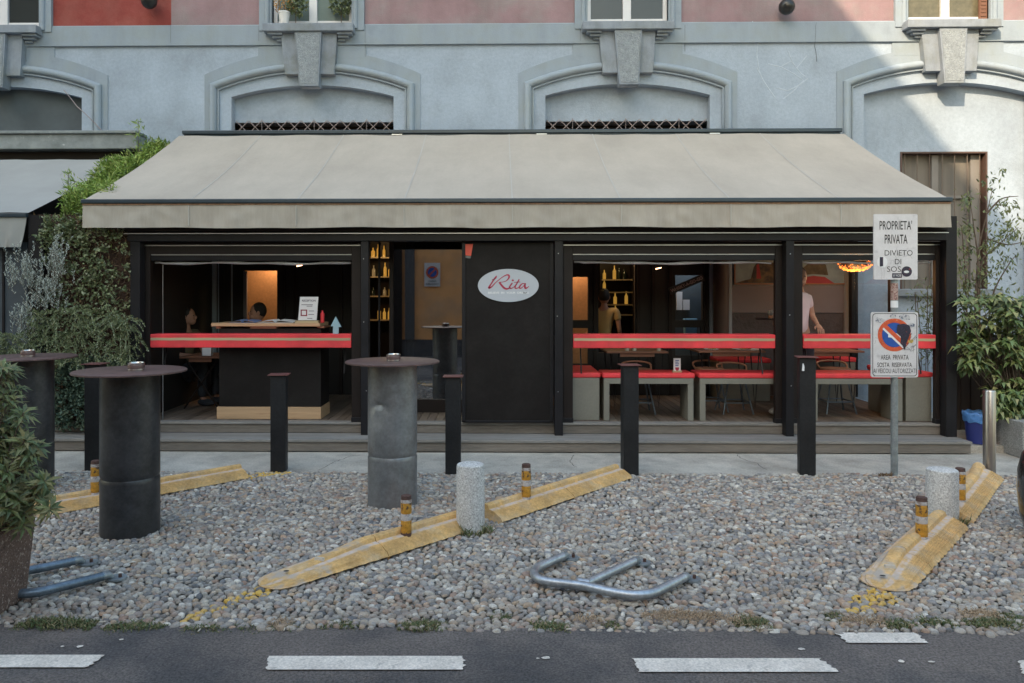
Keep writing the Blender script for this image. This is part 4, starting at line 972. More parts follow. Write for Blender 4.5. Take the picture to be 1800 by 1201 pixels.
# sewn seams between fabric widths
nse = 8; seamm = mat('pale_seam_thread', (.44, .43, .40), .9)
for q in range(1, nse):
    b = MB(); X = AL+(AR-AL)*q/nse; vs = []
    for j in range(NYY+1):
        t = j/NYY; s = (X-AL)/(AR-AL); Yy = YF+(YW-YF)*t
        z = zf+(zw-zf)*t+cansag(s, t)+.0035
        vs += [(X-.007, Yy, z), (X+.007, Yy, z)]
    b.add(vs, [(2*j, 2*j+1, 2*j+3, 2*j+2) for j in range(NYY)]); b.build('seam', seamm, cn)
MB().box(AL-.01, AR+.01, YF-.055, YF+.02, az(357, YF), az(349.5, YF)).build('front_bar', M['navy'], aw, bevel=.008)
# valance: hanging strip with folds and curling lower edge
b = MB(); n = 400; vs = []; rows = 10; zt, zb = az(357.5, YF), az(400.5, YF)
for i in range(n+1):
    s = i/n; X = AL+(AR-AL)*s
    lo = .012*math.sin(s*23)+.008*math.sin(s*61+1)
    for j in range(rows+1):
        t = j/rows
        fold = (.007*math.sin(s*52+t*2.2)+.005*math.sin(s*117+3*t+1)+.004*math.sin(s*261-5*t))*t+(.005*math.sin(t*6.5+s*110)*math.sin(s*25.13)**8+.0035*math.sin(t*9-s*180)*math.sin(s*37+1)**4)*math.sin(math.pi*t)
        vs.append((X+.012*math.sin(s*40)*t*0, YF-.03+fold-.012*t, zt+(zb-zt)*t+lo*.35*t))
b.add(vs, [(i*(rows+1)+j, (i+1)*(rows+1)+j, (i+1)*(rows+1)+j+1, i*(rows+1)+j+1) for i in range(n) for j in range(rows)])
vl = b.build('valance', M['canvas2'], aw, smooth='all')
b = MB(); b.box(AL, AR, YF-.038, YF-.032, zt-.016, zt-.001); b.build('stained_top_hem', mat('rust_stain_hem', (.28, .17, .11), .9, var=.4, vscale=9, stretch=(3, 1, 1)), vl)
for q in range(1, 8):
    X = AL+(AR-AL)*q/8; MB().box(X-.004, X+.004, YF-.052, YF-.046, zb+.02, zt-.02).build('valance_seam', seamm, vl)
# side flaps
b = MB(); ztw = az(349.5, YF)
for X in (AR,): b.quad((X, YF-.03, zt), (X, YF+.25, zt+.08), (X, YF+.25, zb+.05), (X, YF-.03, zb))
b.build('end_flap', M['canvas2'], aw)
RL, RR = ax(316, YW), ax(1486, YW)
RL, RR = AL+.04, AR-.02
b = MB(); b.box(RL, RR, YW-.01, W-.002, az(234, YW), az(227.5, YW)).box(RL+.02, RR-.02, YW+.01, W-.003, az(238.5, YW), az(234.3, YW)); b.build('head_box', M['navy'], aw, bevel=.008)
b = MB()
for x in (698, 952, 1256): b.box(ax(x-9, YW), ax(x+9, YW), YW-.018, YW-.011, az(237.2, YW), az(235.5, YW))
b.each('bright_clip', M['alu'], aw)
b = MB()
for X in (AL+.5, -.6, 1.6, AR-.5): b.tube([(X, W-.02, 3.35), (X+.5, 9.2, 2.9), (X, YF+.02, zf-.03)], .022, 8)
b.each('folding_arm', M['navy'], aw)

# neighbour's awning at the left
na = thing('neighbour_awning', (ax(50, 8)-2, W-.1, 3.4), 'pale grey awning of the neighbouring shop at the left edge', 'awning')
NR = ax(50, 8.0); zf2, zw2 = az(374, 8.0, 50), az(281, W-.35, 100)
b = MB(); vs = []
for j in range(9):
    t = j/8
    for i in range(31): s = i/30; vs.append((-11+(NR+11)*s, 8.0+(W-.36-8.0)*t, zf2+(zw2-zf2)*t-.03*math.sin(math.pi*t)+.004*math.sin(s*60)))
b.add(vs, [(j*31+i, j*31+i+1, (j+1)*31+i+1, (j+1)*31+i) for j in range(8) for i in range(30)]); b.build('canopy', M['canvas3'], na, smooth='all')
MB().box(-11, NR, 7.95, 8.01, az(381, 8), az(374.3, 8)).build('front_bar', M['navy'], na, bevel=.006)
b = MB(); vs = []; n = 120
for i in range(n+1):
    s = i/n; X = -11+(NR+11)*s
    for j in range(6):
        t = j/5; vs.append((X-(.06*t if i > n-4 else 0), 7.97+.02*math.sin(s*190+t*2)*t, az(381.5, 8)+(az(434, 8)-az(381.5, 8))*t))
b.add(vs, [(i*6+j, (i+1)*6+j, (i+1)*6+j+1, i*6+j+1) for i in range(n) for j in range(5)]); b.build('valance', M['canvas3'], na, smooth='all')
gp = thing('neighbour_partition', (ax(30, 8.1), 8.1, 0), 'blue-grey boarded partition below the neighbouring awning', 'partition')
MB().box(-9, ax(48, 8.12), 8.12, 8.2, .0, az(425, 8.12)).build('board_panel', M['greyp'], gp)
b = MB(); [b.box(ax(x, 8.1)-.012, ax(x, 8.1)+.012, 8.105, 8.119, 0, az(426, 8.1)) for x in (5, -40, -90)]; b.each('batten', M['black'], gp)
b = MB(); xa, xb = ax(50, 8.0), ax(76, 8.0)
b.prism([(xa, 0), (xb, 0), (xb, az(379, 8.0)), (xa, az(375, 8.0))], 8.0, 8.12); b.build('end_post', M['black'], gp)

# ================================================================== LIVING WALL, LEFT
lw = thing('living_wall', (ax(140, 8.2), 8.2, 0), 'planted green wall of pale and brown foliage beside the left bay', 'green wall')
GX0, GX1 = ax(60, 8.1), ax(235, 8.1)
b = MB(); b.box(GX0, GX1-.01, 8.15, 8.35, .0, az(375, 8.1)); b.build('felt_backing', M['felt'], lw)
b = MB(); b.box(GX0-.02, GX1, 8.12, 8.37, 0.0, .12); b.build('planter_trough', M['black'], lw)
def cluster(b, c, n, r, L, Wd, droop=0, up=.3):
    for i in range(n):
        d = rdir(); d.z += up; p = Vector(c)+rdir()*r*random.random()
        leaf(b, p, (d.x, d.y-.3, d.z-droop), L*rnd(.6, 1.2), Wd*rnd(.7, 1.1))
# brown roots and dry matter
b = MB()
for i in range(2600):
    p = at(rnd(62, 236), rnd(382, 745), 8.13); leaf(b, (p.x, 8.14-rnd(0, .05), p.z), (rnd(-1, 1), -.5, rnd(-1.4, .6)), rnd(.03, .09), rnd(.006, .02))
b.build('dry_foliage', M['leafR'], lw, fixn=False)
b = MB(); random.seed(11)
for i in range(210):
    x, y = rnd(70, 232), rnd(395, 600)
    if random.random() < .5: x = rnd(110, 225)
    p = at(x, y, 8.05); cluster(b, (p.x, 8.05-rnd(0, .10), p.z), 14, .07, .045, .028)
for i in range(60):
    p = at(rnd(75, 150), rnd(380, 430), 8.0); cluster(b, (p.x, 7.98, p.z), 14, .06, .05, .025)
b.build('pale_foliage', M['leafB'], lw, fixn=False)
b = MB()
for i in range(420):
    x = rnd(-10, 250); y = rnd(545, 640)
    if x < 60: y = rnd(585, 640)
    p = at(x, y, 7.95)
    # fern-like sprays
    q = Vector((p.x, 7.98-rnd(0, .18), p.z)); d = Vector((rnd(-1, 1), -.5, rnd(-.3, .5))).normalized()
    for k in range(12):
        s = q+d*(.014*k)+Vector((0, 0, -.0008*k*k)); sd = Vector((-d.z, 0, d.x))
        for sg in (-1, 1): leaf(b, s, sd*sg+d*.5, .028, .012)
b.build('fern_foliage', M['leafB'], lw, fixn=False)
b = MB()
for i in range(420):
    p = at(rnd(95, 238), rnd(630, 752), 8.0); cluster(b, (p.x, 8.06-rnd(0, .14), p.z), 14, .06, .045, .03)
b.build('deep_green_foliage', M['leafD'], lw, fixn=False)
# silver lavender-like shrub growing out of the wall
sv = thing('silver_shrub', at(80, 500, 7.95), 'silvery feathery shrub growing out of the green wall', 'shrub')
b = MB(); st = MB()
for (cx_, cy_, n, sp_) in ((95, 520, 46, 34), (62, 500, 30, 20), (58, 575, 34, 22), (38, 490, 14, 10), (108, 470, 34, 22)):
    for i in range(n):
        p = at(cx_+random.gauss(0, sp_*.45), cy_+random.gauss(0, 16), 7.98); q = Vector((p.x, 7.95-rnd(0, .14), p.z))
        d = Vector((rnd(-.45, .45), rnd(-.3, .1), 1)).normalized(); L = rnd(.12, .26)
        st.cyl(q, q+d*L, .0022, .001, 4, False)
        for k in range(22):
            s = q+d*L*(k/22); a = rnd(0, 6.28); leaf(b, s, (math.cos(a)*.8, math.sin(a)*.8, .9), .032, .009)
b.build('foliage', M['leafS'], sv, fixn=False); st.build('stem', M['bark'], sv)
# bright bamboo hedge along the awning edge
bh = thing('bamboo_hedge', at(170, 360, 8.6), 'bright green narrow-leaved hedge climbing along the left edge of the awning', 'hedge')
b = MB(); st = MB(); random.seed(5)
for i in range(2600):
    t = random.random()**1.1; Y = 8.15+t*1.95
    Xl = AL-.07-rnd(0, 1)*(.55-.36*t)
    base = 2.38+t*.93
    z = base+rnd(-.15, .34)*(1-.3*t)+.10*math.sin(t*14+1)
    if t < .25: z -= rnd(0, .25); Xl = AL+rnd(-.42, .12)
    c = Vector((Xl, Y, z))
    for k in range(9):
        d = Vector((rnd(-1, 1), rnd(-1, .4), rnd(-.2, 1.1))); leaf(b, c+rdir()*.03, d, rnd(.05, .10), .014)
    if i % 8 == 0: st.tube([c-Vector((0, -.05, .25)), c], .003, 4)
for (x, y, Yy, hh) in ((243, 232, 9.9, .55), (205, 300, 9.4, .3), (228, 285, 9.7, .3), (262, 262, 9.95, .5), (120, 322, 8.7, .2)):
    for k in range(110):
        p = at(x+random.gauss(0, 6), y+rnd(-18, 48)*1.0, Yy); leaf(b, p, (rnd(-.8, .8), rnd(-.6, .4), rnd(.1, 1)), rnd(.05, .09), .013)
    p = at(x, y-18, Yy); st.tube([p, p-Vector((0, 0, hh))], .004, 4)
b.build('foliage', M['leafG'], bh, fixn=False); st.build('stem', M['bark'], bh)
# side screen of the green wall running back to the facade
MB().box(VL-.30, VL-.04, 8.4, W-.34, 0, 2.38).build('side_screen', M['felt'], lw)

# ================================================================== STREET FURNITURE
# high tables
def high_table(x, ybase, rt, rc, zt, zring, mcol, label, rim=None, dent=False, pos=None):
    p = pos or gd(x, ybase); t = thing('high_table', (p.x, p.y, 0), label, 'high table', 'steel high tables on the cobbles')
    n = 64; prof = []
    zz = [0+i*(zt-.012)/60 for i in range(61)]
    b = MB(); vs = []
    for z in zz:
        for k in range(n):
            a = 2*math.pi*k/n; r = rc
            if abs(z-zring) < .018: r = rc*(.968 if abs(z-zring) < .010 else 1.003)
            if dent:
                da = (a-(-math.pi/2-.50)+math.pi) % (2*math.pi)-math.pi
                for (ca, czz, wa, wz, dp) in ((0, .775, .34, .020, .020), (-.02, .70, .32, .10, .014), (.36, .745, .10, .03, .014), (-.36, .745, .10, .03, .012)):
                    r -= dp*math.exp(-((da-ca)/wa)**2-((z-czz)/wz)**2)
                r -= .010*math.exp(-((da-.05)/.25)**2)*(1 if .25 < z < .78 else 0)*.4
            vs.append((p.x+r*math.cos(a), p.y+r*math.sin(a), z))
    b.add(vs, [(i*n+k, i*n+(k+1) % n, (i+1)*n+(k+1) % n, (i+1)*n+k) for i in range(60) for k in range(n)])
    b.build('column', mcol, t, smooth=True)
    tp = MB().lathe(p.x, p.y, [(0, zt-.011), (rt*.98, zt-.011), (rt, zt-.006), (rt, zt), (rt*.985, zt+.001), (rt*.97, zt-.001), (0, zt-.001)], 72).build('tabletop', M['top'], t, smooth=True)
    MB().lathe(p.x, p.y, [(rt-.004, zt-.012), (rt+.002, zt-.011), (rt+.0025, zt-.002), (rt-.004, zt+.0022)], 72).build('rim', M['rim'], tp, smooth=True)
    return p
def ashtray(x, y, z, lab):
    t = thing('ashtray', (x, y, z), lab, 'ashtray', 'round metal ashtrays')
    MB().lathe(x, y, [(0, z+.001), (.049, z+.001), (.053, z+.006), (.053, z+.048), (.056, z+.053), (.050, z+.056), (.047, z+.050), (.047, z+.012), (0, z+.010)], 28).build('bowl', M['chrome'], t, smooth=True)
    MB().lathe(x, y, [(.0535, z+.016), (.0545, z+.020), (.0545, z+.038), (.0535, z+.042)], 28).build('band', M['rim'], t, smooth=True)
p1 = high_table(229, 934, .362, .190, 1.10, .375, M['steel'], 'dark steel drum-column high table in the left foreground')
ashtray(p1.x+.05, p1.y-.02, 1.10, 'tin ashtray on the dark steel high table in the left foreground')
p2 = high_table(690, 884, .362, .190, 1.10, .375, M['steel2'], 'pale grey steel high table with a dented column, in front of the glass door', dent=True)
ashtray(p2.x+.01, p2.y-.02, 1.10, 'tin ashtray on the pale dented high table')
p3 = gd(48, 866); p3 = Vector((ax(50, 6.25), 6.25, 0))
high_table(0, 0, .362, .190, 1.10, .375, M['steel'], 'dark steel high table half hidden behind the potted bush', pos=p3)
ashtray(p3.x+.02, p3.y-.04, 1.10, 'tin ashtray on the far left high table behind the bush')

# anthracite posts
for x, yb, ytop, lab in ((161, 828, 640, 'black square post behind the left foreground high table'), (487, 831, 659, 'black square post with a rusty cap in front of the wooden-based counter'),
                         (796, 834, 662, 'black square post with a pale-edged cap in front of the glass door'), (1109, 836, 642, 'black square post in front of the middle bay benches'),
                         (1423, 836, 628, 'tallest black square post, marked with a white drip, before the third bay')):
    p = gd(x, yb); s = .068; D = p.y*c_-p.x*s_; zt = EYE-(ytop-CY)*D/F
    t = thing('steel_post', (p.x, p.y+s, 0), lab, 'post', 'black steel posts along the pavement')
    rot = {161: .0, 487: .12, 796: .0, 1109: .05, 1423: -.22}[x]
    MB().tbox(p.x, p.y+s, 0, zt-.008, 2*s, 2*s, 2*s, 2*s, rot).build('shaft', M['post'], t, bevel=.004)
    MB().tbox(p.x, p.y+s, zt-.007, zt, 2*s+.045, 2*s+.045, 2*s+.045, 2*s+.045, rot).build('cap', M['cap'], t, bevel=.002)
    if x == 1423:
        q = at(1411, 645, p.y-.01); b = MB(); stroke(b, [(q.x, q.z+.03), (q.x+.003, q.z), (q.x, q.z-.035)], [.008, .02, .022], p.y-.018); b.build('white_drip', M['white'], t)

# stone bollards
for x, yb, r, zt, lean, lab in ((827, 932, .097, .455, (.0, .0), 'short pale granite bollard between the two middle kerbs'), (1656, 914, .105, .365, (0, 0), 'short pale granite bollard beside the right-hand kerb')):
    p = gd(x, yb); t = MB().lathe(p.x, p.y, [(r*1.02, -.02), (r, .1), (r*.99, zt-.02), (r*.96, zt-.005), (r*.9, zt), (0, zt+.002)], 40).build('stone_bollard', M['granite'], smooth=True, label=lab, cat='bollard', group='short granite bollards')
    b = MB()
    for i in range(70):
        a = rnd(-2.6, 0.2) if x < 900 else rnd(-3.2, .6); rr = r+rnd(.0, .05)
        for k in range(3): leaf(b, (p.x+rr*math.cos(a)*rnd(.9, 1.1), p.y+rr*math.sin(a), -.005), (rnd(-.7, .7), rnd(-.6, .3), 1), rnd(.02, .10 if i % 4 == 0 else .05), .008, curl=.6)
    b.build('weeds', M['grass'], label='green weeds sprouting at the foot of the '+('middle' if x < 900 else 'right-hand')+' granite bollard', cat='weeds', kind='stuff', fixn=False)
# stainless bollard
p = gd(1739, 838); MB().lathe(p.x, p.y, [(.05, -.02), (.05, .755), (.045, .765), (.03, .77), (0, .771)], 36).build('steel_bollard', M['inox'], smooth=True, label='tall brushed steel bollard beside the blue bin', cat='bollard')

# rubber kerbs
def kerb(A, B, nose, label, width=.28, h=.072, seg=.72, hump=False):
    A = Vector(A); B = Vector(B); d = (B-A); L = d.length; d.normalize(); n = Vector((d.y, -d.x, 0))       # n = right-hand side
    t = thing('parking_kerb', (A.x, A.y, 0), label, 'kerb', 'yellow rubber parking kerbs')
    hw = width/2
    base = [(-hw, .006), (-hw*.93, .022), (-hw*.62, .045), (-hw*.50, .066), (-hw*.30, .074), (-hw*.12, .074), (-.0, .068), (hw*.05, .052), (hw*.28, .050), (hw*.36, .046), (hw*.90, .018), (hw, .006)]
    prof = []
    for (u0, z0), (u1, z1) in zip(base[:-1], base[1:]):
        m = max(1, int(abs(u1-u0)/.006)); ribs = (abs(u1-u0) > .03)
        for k in range(m): prof.append((u0+(u1-u0)*k/m, z0+(z1-z0)*k/m+(.0052*(k % 2) if ribs and not (hw*.03 < u0 < hw*.30) else 0)))
    prof.append(base[-1])
    segs = []
    s = 0
    nseg = max(1, round(L/seg)); cuts = [L*i/nseg for i in range(nseg+1)]
    for si in range(nseg):
        b = MB(); stripe = []; worn = []; ns = 26; s0, s1 = cuts[si]+(.003 if si else 0), cuts[si+1]-.003
        for i in range(ns+1):
            s = s0+(s1-s0)*i/ns
            wf = 1.0; hf = 1.0; flat = 0
            if nose and si == 0:
                q = s/(cuts[1]); wf = min(1, math.sqrt(max(0.0, 1-(1-min(1, s/.16))**2))*.85+.15); hf = min(1, .15+q*.95); flat = max(0, 1-q*1.1)
            for u, z in prof:
                zz = z*hf*1.4
                if flat: zz = zz*(1-flat)+(.03 if abs(u) < hw*.8 else .012)*flat*hf*2.0
                if hump and si == nseg-1: zz += .05*math.exp(-((s-(L-.12))/.12)**2)*math.exp(-((u+hw*.3)/(hw*.45))**2)
                notch = .0
                edge = abs(u) > hw*.985
                uu = u*wf+(.003*(1 if (int(s/.045) % 2) else -1)*(1 if u > 0 else -1) if edge else 0)
                P = A+d*s+n*uu; b.v.append((P.x, P.y, zz+.004))
                stripe.append(1.0 if hw*.06 < u < hw*.30 else (.6 if -hw*.95 < u < -hw*.6 else 0)); worn.append(1.0 if (nose and si == 0) else .18)
        m = len(prof)
        b.f += [(i*m+j, i*m+j+1, (i+1)*m+j+1, (i+1)*m+j) for i in range(ns) for j in range(m-1)]
        # ends down to the ground
        for i in (0, ns):
            idx = [i*m+j for j in range(m)]; e0 = len(b.v); 
            b.v += [(b.v[idx[-1]][0], b.v[idx[-1]][1], -.01), (b.v[idx[0]][0], b.v[idx[0]][1], -.01)]; stripe += [0, 0]; worn += [0, 0]
            b.f.append(tuple(idx+[e0, e0+1]))
        sg = b.build('kerb_segment', M['kerb'], t, attrs={'stripe': stripe, 'worn': worn})
        hb = MB()
        for fr in (.22, .8):
            s = s0+(s1-s0)*fr; u = -hw*.22; P = A+d*s+n*u; z = .078*(1 if not (nose and si == 0) else min(1, .35+fr*.8))+.004
            if nose and si == 0: z = .0 
            if z: hb.add([(P.x+.014*math.cos(q*.785), P.y+.011*math.sin(q*.785), z) for q in range(8)], [tuple(range(8))])
        if nose and si == 0:
            for fr, z in ((.22, .041), (.78, .071)):
                P = A+d*(s0+(s1-s0)*fr)-n*.02; hb.add([(P.x+.017*math.cos(q*.785), P.y+.013*math.sin(q*.785), z+.004) for q in range(8)], [tuple(range(8))])
        if hb.v: hb.each('bolt_hole', M['hole'], sg)
        if nose and si == 0:
            P = A+d*(cuts[1]*.50)-n*.02
            MB().tbox(P.x, P.y, .05, .066, .062, .03, .052, .020, math.atan2(d.y, d.x)-1.0).build('end_reflector', mat('dull_reflector', (.50, .44, .36), .6), sg)
    return A, d, n
kA = kerb(gd(458, 1034), gd(818, 924), True, 'yellow parking kerb with a worn rounded nose, left of the middle granite bollard', seg=.8)
kB = kerb(gd(858, 914), gd(1088, 838), False, 'straight yellow parking kerb running from the middle granite bollard to the pavement', seg=.75)
kL = kerb(gd(60, 905), gd(425, 838), False, 'faded parking kerb behind the dark high tables at the left', seg=.9)
kR = kerb(gd(1548, 1038), gd(1662, 925), True, 'ribbed yellow parking kerb with a wide nose at the right foreground', seg=.6)
kS = kerb(gd(1672, 915), gd(1731, 841), False, 'ribbed yellow kerb with a hump, leading to the steel bollard', seg=.9, hump=True)

# delineator posts
def delin(x, yb, ytop, lab, lean=0):
    p = gd(x, yb, .07); D = p.y*c_-p.x*s_; zt = EYE-(ytop-CY)*D/F; z0 = .06; H = zt-z0; r = .035
    t = thing('delineator', (p.x, p.y, z0), lab, 'marker post', 'amber and white marker posts on the kerbs')
    def ringz(a, b_, rr, nm, m): MB().lathe(p.x, p.y, [(rr*.97, z0+H*a), (rr, z0+H*a+.003), (rr, z0+H*b_-.003), (rr*.97, z0+H*b_)], 24).build(nm, m, t, smooth=True)
    ringz(0, .10, r, 'foot', M['rustcap'] if x in (167, 714) else M['whiteband']); ringz(.10, .40, r, 'amber_band', M['yellow']); ringz(.40, .56, r, 'white_band', M['whiteband']); ringz(.56, .82, r, 'amber_band', M['yellow'])
    ringz(.82, .90, r, 'white_band', M['whiteband'])
    MB().lathe(p.x, p.y, [(r*1.0, z0+H*.90), (r*.95, z0+H*.91), (r*.93, z0+H*.985), (r*.7, z0+H), (0, z0+H)], 20).build('cap', M['rustcap'], t, smooth=True)
delin(714, 940, 870, 'rusty-capped amber marker post on the kerb left of the middle granite bollard')
delin(925, 877, 815, 'rusty-capped amber marker post right of the middle granite bollard'); delin(168, 869, 809, 'peeling amber marker post at the left, beside the dark high table')
delin(1620, 947, 873, 'amber and white marker post in front of the right-hand granite bollard'); delin(1688, 882, 822, 'amber marker post half hidden behind the right-hand granite bollard')

# tubular parking hoops lying on the cobbles
def smooth_path(P, n=6):
    out = []
    for i in range(len(P)-1):
        p0, p1, p2, p3 = P[max(i-1, 0)], P[i], P[i+1], P[min(i+2, len(P)-1)]
        for k in range(n):
            t = k/n; out.append(.5*((2*p1)+(p2-p0)*t+(2*p0-5*p1+4*p2-p3)*t*t+(3*p1-p0-3*p2+p3)*t**3))
    out.append(P[-1]); return out
def hoop(main, mid, label, m, z=.045, r=.0245):
    P = [gd(x, y, z) for x, y in main]; t = thing('parking_hoop', (P[len(P)//2].x, P[len(P)//2].y, 0), label, 'parking barrier', 'folded-down tubular parking barriers')
    MB().tube(smooth_path(P), r, 16).build('tube', m, t, smooth=True)
    ends = [P[0], P[-1]]; dirs = [(P[0]-P[1]).normalized(), (P[-1]-P[-2]).normalized()]
    if mid:
        Q = [gd(x, y, z) for x, y in mid]; MB().tube(Q, r*.95, 16).build('middle_tube', m, t, smooth=True); ends.append(Q[-1]); dirs.append((Q[-1]-Q[0]).normalized())
        MB().cyl(Q[0]-Vector((.04, -.012, 0)), Q[0]+Vector((.02, -.006, 0)), r*1.12, n=16).build('collar', m, t, smooth=True)
    for e, d in zip(ends, dirs):
        q = e+d*.07
        b = MB().lathe(q.x, q.y, [(.055, .012), (.055, .022), (0, .022)], 20)
        b.tube([e-d*.005, e+d*.03, e+d*.05-Vector((0, 0, .02))], [r*1.05, r*.8, r*.5], 10); b.build('hinge_bracket', M['galv'], t, smooth=True)
        MB().lathe(q.x+.02, q.y, [(.010, .022), (.010, .040), (0, .040)], 8).build('bolt', M['rustcap'], t)
hoop([(990, 978), (962, 990), (945, 998), (939, 1008), (946, 1017), (966, 1023), (1025, 1030), (1080, 1042), (1115, 1046), (1145, 1043), (1170, 1032), (1203, 1015)], [(1030, 1026), (1116, 986)],
     'grey three-legged tubular barrier lying on the cobbles in the middle foreground', M['hoop'])
hoop([(132, 986), (90, 995), (50, 1003), (5, 1012), (-25, 1022), (-20, 1036), (20, 1043), (60, 1042), (110, 1031), (182, 1013)], None, 'dark blue-grey tubular barrier lying behind the pebbled planter', M['hoopd'])

# sign pole
sg = gd(1572, 836); sy = sg.y
sp_ = thing('sign_post', (sg.x, sg.y, 0), 'galvanised pole carrying two white private-property signs', 'sign')
MB().cyl((sg.x, sy, -.02), (sg.x, sy, az(400, sy, 1572)), .030, n=24).build('pole', M['galv'], sp_, smooth=True)
Ys = sy-.045
def rrect(x0, x1, z0, z1, r, n=6):
    P = []
    for cx, cz, a in ((x1-r, z1-r, 0), (x0+r, z1-r, 90), (x0+r, z0+r, 180), (x1-r, z0+r, 270)):
        for k in range(n+1): P.append((cx+r*math.cos(R(a+90*k/n)), cz+r*math.sin(R(a+90*k/n))))
    return P
def sx(v): return ax(v, Ys)
def sz(v): return az(v, Ys, 1572)
b = MB().prism(rrect(sx(1536), sx(1613), sz(491.5), sz(376.5), .012), Ys, Ys+.014)
s1_ = b.build('upper_sign', M['signw'], sp_, label='white plate lettered PROPRIETA PRIVATA DIVIETO DI SOSTA'); yl = Ys-.0015
b = MB(); text(b, "PROPRIETA'", sx(1546), sx(1603), sz(404), sz(388), yl, .008); text(b, 'PRIVATA', sx(1555), sx(1595), sz(428.5), sz(412.5), yl, .008)
text(b, 'DIVIETO', sx(1555), sx(1604), sz(449.5), sz(440), yl, -.005); text(b, 'DI', sx(1573), sx(1584), sz(464.5), sz(455.5), yl, -.005); text(b, 'SOS', sx(1559), sx(1583.5), sz(478), sz(468.5), yl, -.005)
b.build('lettering', M['signk'], s1_)
b = MB(); pw = (sx(1594)-sx(1585))
cxx = sx(1593.5); disc(b, cxx, sz(477.5), 9*sy/F, 9*sy/F, yl-.0015)
b.add([(x, yl-.0015, z) for x, z in ((sx(1568), sz(488.5)), (sx(1585), sz(488.5)), (sx(1585), sz(480.5)), (sx(1568), sz(480.5)))], [(0, 1, 2, 3)])
b.add([(x, yl-.003, z) for x, z in ((sx(1546), sz(469)), (sx(1552), sz(468)), (sx(1552), sz(452)), (sx(1546), sz(452)))], [(0, 1, 2, 3)])
b.each('black_sticker', M['sticker1'], s1_)
b = MB(); disc(b, sx(1550.5), sz(461), 9*sy/F, 10*sy/F, yl-.0015); disc(b, sx(1593), sz(478), 4.5*sy/F, 2.2*sy/F, yl-.003)
text(b, 'BY ROSE', sx(1570), sx(1583.5), sz(486.5), sz(482.5), yl-.003); b.each('white_sticker', M['white'], s1_)
b = MB()
for pts in ([(1548, 470), (1550, 482), (1549, 490)], [(1553, 469), (1554, 478), (1553.5, 489)], [(1565, 465), (1567, 458), (1571, 459), (1571, 465)], [(1587, 452), (1598, 449), (1603, 455)], [(1572, 448), (1576, 456), (1578, 470)], [(1560, 471), (1566, 476), (1562, 481)], [(1575, 436), (1580, 452)], [(1590, 440), (1586, 450)]):
    stroke(b, [(sx(x), sz(y)) for x, y in pts], [.0014]*len(pts), yl-.002)
b.build('scrawl', mat('grey_marker', (.20, .20, .22), .6), s1_)
b = MB().prism(rrect(sx(1531.5), sx(1614), sz(663.5), sz(549), .018), Ys-.0, Ys+.014)
s2_ = b.build('lower_sign', M['signw'], sp_, label='white plate with a no parking roundel over AREA PRIVATA lettering')
# thin black border
b = MB(); O = rrect(sx(1533.5), sx(1612), sz(661.5), sz(551), .028); I = rrect(sx(1534.6), sx(1610.9), sz(660.4), sz(552.1), .024); n = len(O)
b.add([(x, yl, z) for x, z in O]+[(x, yl, z) for x, z in I], [(i, (i+1) % n, n+(i+1) % n, n+i) for i in range(n)]); b.build('border_line', M['signk'], s2_)
b = MB(); text(b, 'AREA  PRIVATA', sx(1548), sx(1597), sz(632.5), sz(624), yl, .004); text(b, 'SOSTA  RISERVATA', sx(1542), sx(1603), sz(645.5), sz(637.5), yl, .004); text(b, 'AI VEICOLI AUTORIZZATI', sx(1535), sx(1610.3), sz(656), sz(648), yl, .0)
b.build('lettering', M['signk'], s2_)
q = sy/F; rc = (sx(1572), sz(589))
b = MB(); disc(b, rc[0], rc[1], 28.5*q, 28.5*q, yl, r_in=.74); stroke(b, [(sx(1553), sz(571)), (sx(1591), sz(607))], [7*q, 7*q], yl-.003); b.build('red_ring', M['signr'], s2_)
b = MB(); disc(b, rc[0], rc[1], 21.5*q, 21.5*q, yl); b.build('blue_disc', M['signb'], s2_)
b = MB(); stroke(b, [(sx(1561), sz(589)), (sx(1583), sz(591))], [8*q, 8*q], yl-.002); stroke(b, [(sx(1554), sz(575)), (sx(1590), sz(609))], [9.5*q, 9.5*q], yl-.0018)
b.build('white_arrow', M['white'], s2_)
b = MB(); b.add([(sx(x), yl-.0045, sz(y)) for x, y in ((1577, 571), (1588, 569), (1598, 572), (1601, 582), (1597, 592), (1593, 603), (1590, 616), (1586, 608), (1582, 604), (1583, 592), (1576, 586), (1576, 578))], [tuple(range(12))])
b.build('torn_sticker', M['sticker1'], s2_)
b = MB(); 
for cx_, cy_, rr in ((1546, 563, 9), (1590, 558, 10), (1570, 556, 6), (1603, 572, 7)):
    b.add([(sx(cx_)+rr*q*rnd(.6, 1.2)*math.cos(k*.7), yl-.0025, sz(cy_)+rr*.6*q*rnd(.6, 1.2)*math.sin(k*.7)) for k in range(9)], [tuple(range(9))])
b.build('graffiti_scrap', M['sticker2'], s2_)
b = MB(); b.add([(sx(1600)+6*q*rnd(.6, 1.1)*math.cos(k*.9), yl-.005, sz(600)+4*q*rnd(.6, 1.1)*math.sin(k*.9)) for k in range(7)], [tuple(range(7))]); b.build('yellow_scrap', M['sticker3'], s2_)
b = MB()
for k in range(16):
    x, y = rnd(1588, 1608), rnd(575, 612); stroke(b, [(sx(x), sz(y)), (sx(x+rnd(-8, 8)), sz(y+rnd(-6, 8))), (sx(x+rnd(-8, 6)), sz(y+rnd(0, 12)))], [.002, .003, .0015], yl-.006)
for k in range(8):
    x, y = rnd(1538, 1560), rnd(570, 612); stroke(b, [(sx(x), sz(y)), (sx(x+rnd(-6, 6)), sz(y+rnd(-6, 8)))], [.0015, .0015], yl-.002)
b.build('pen_scrawl', M['signk'], s2_)
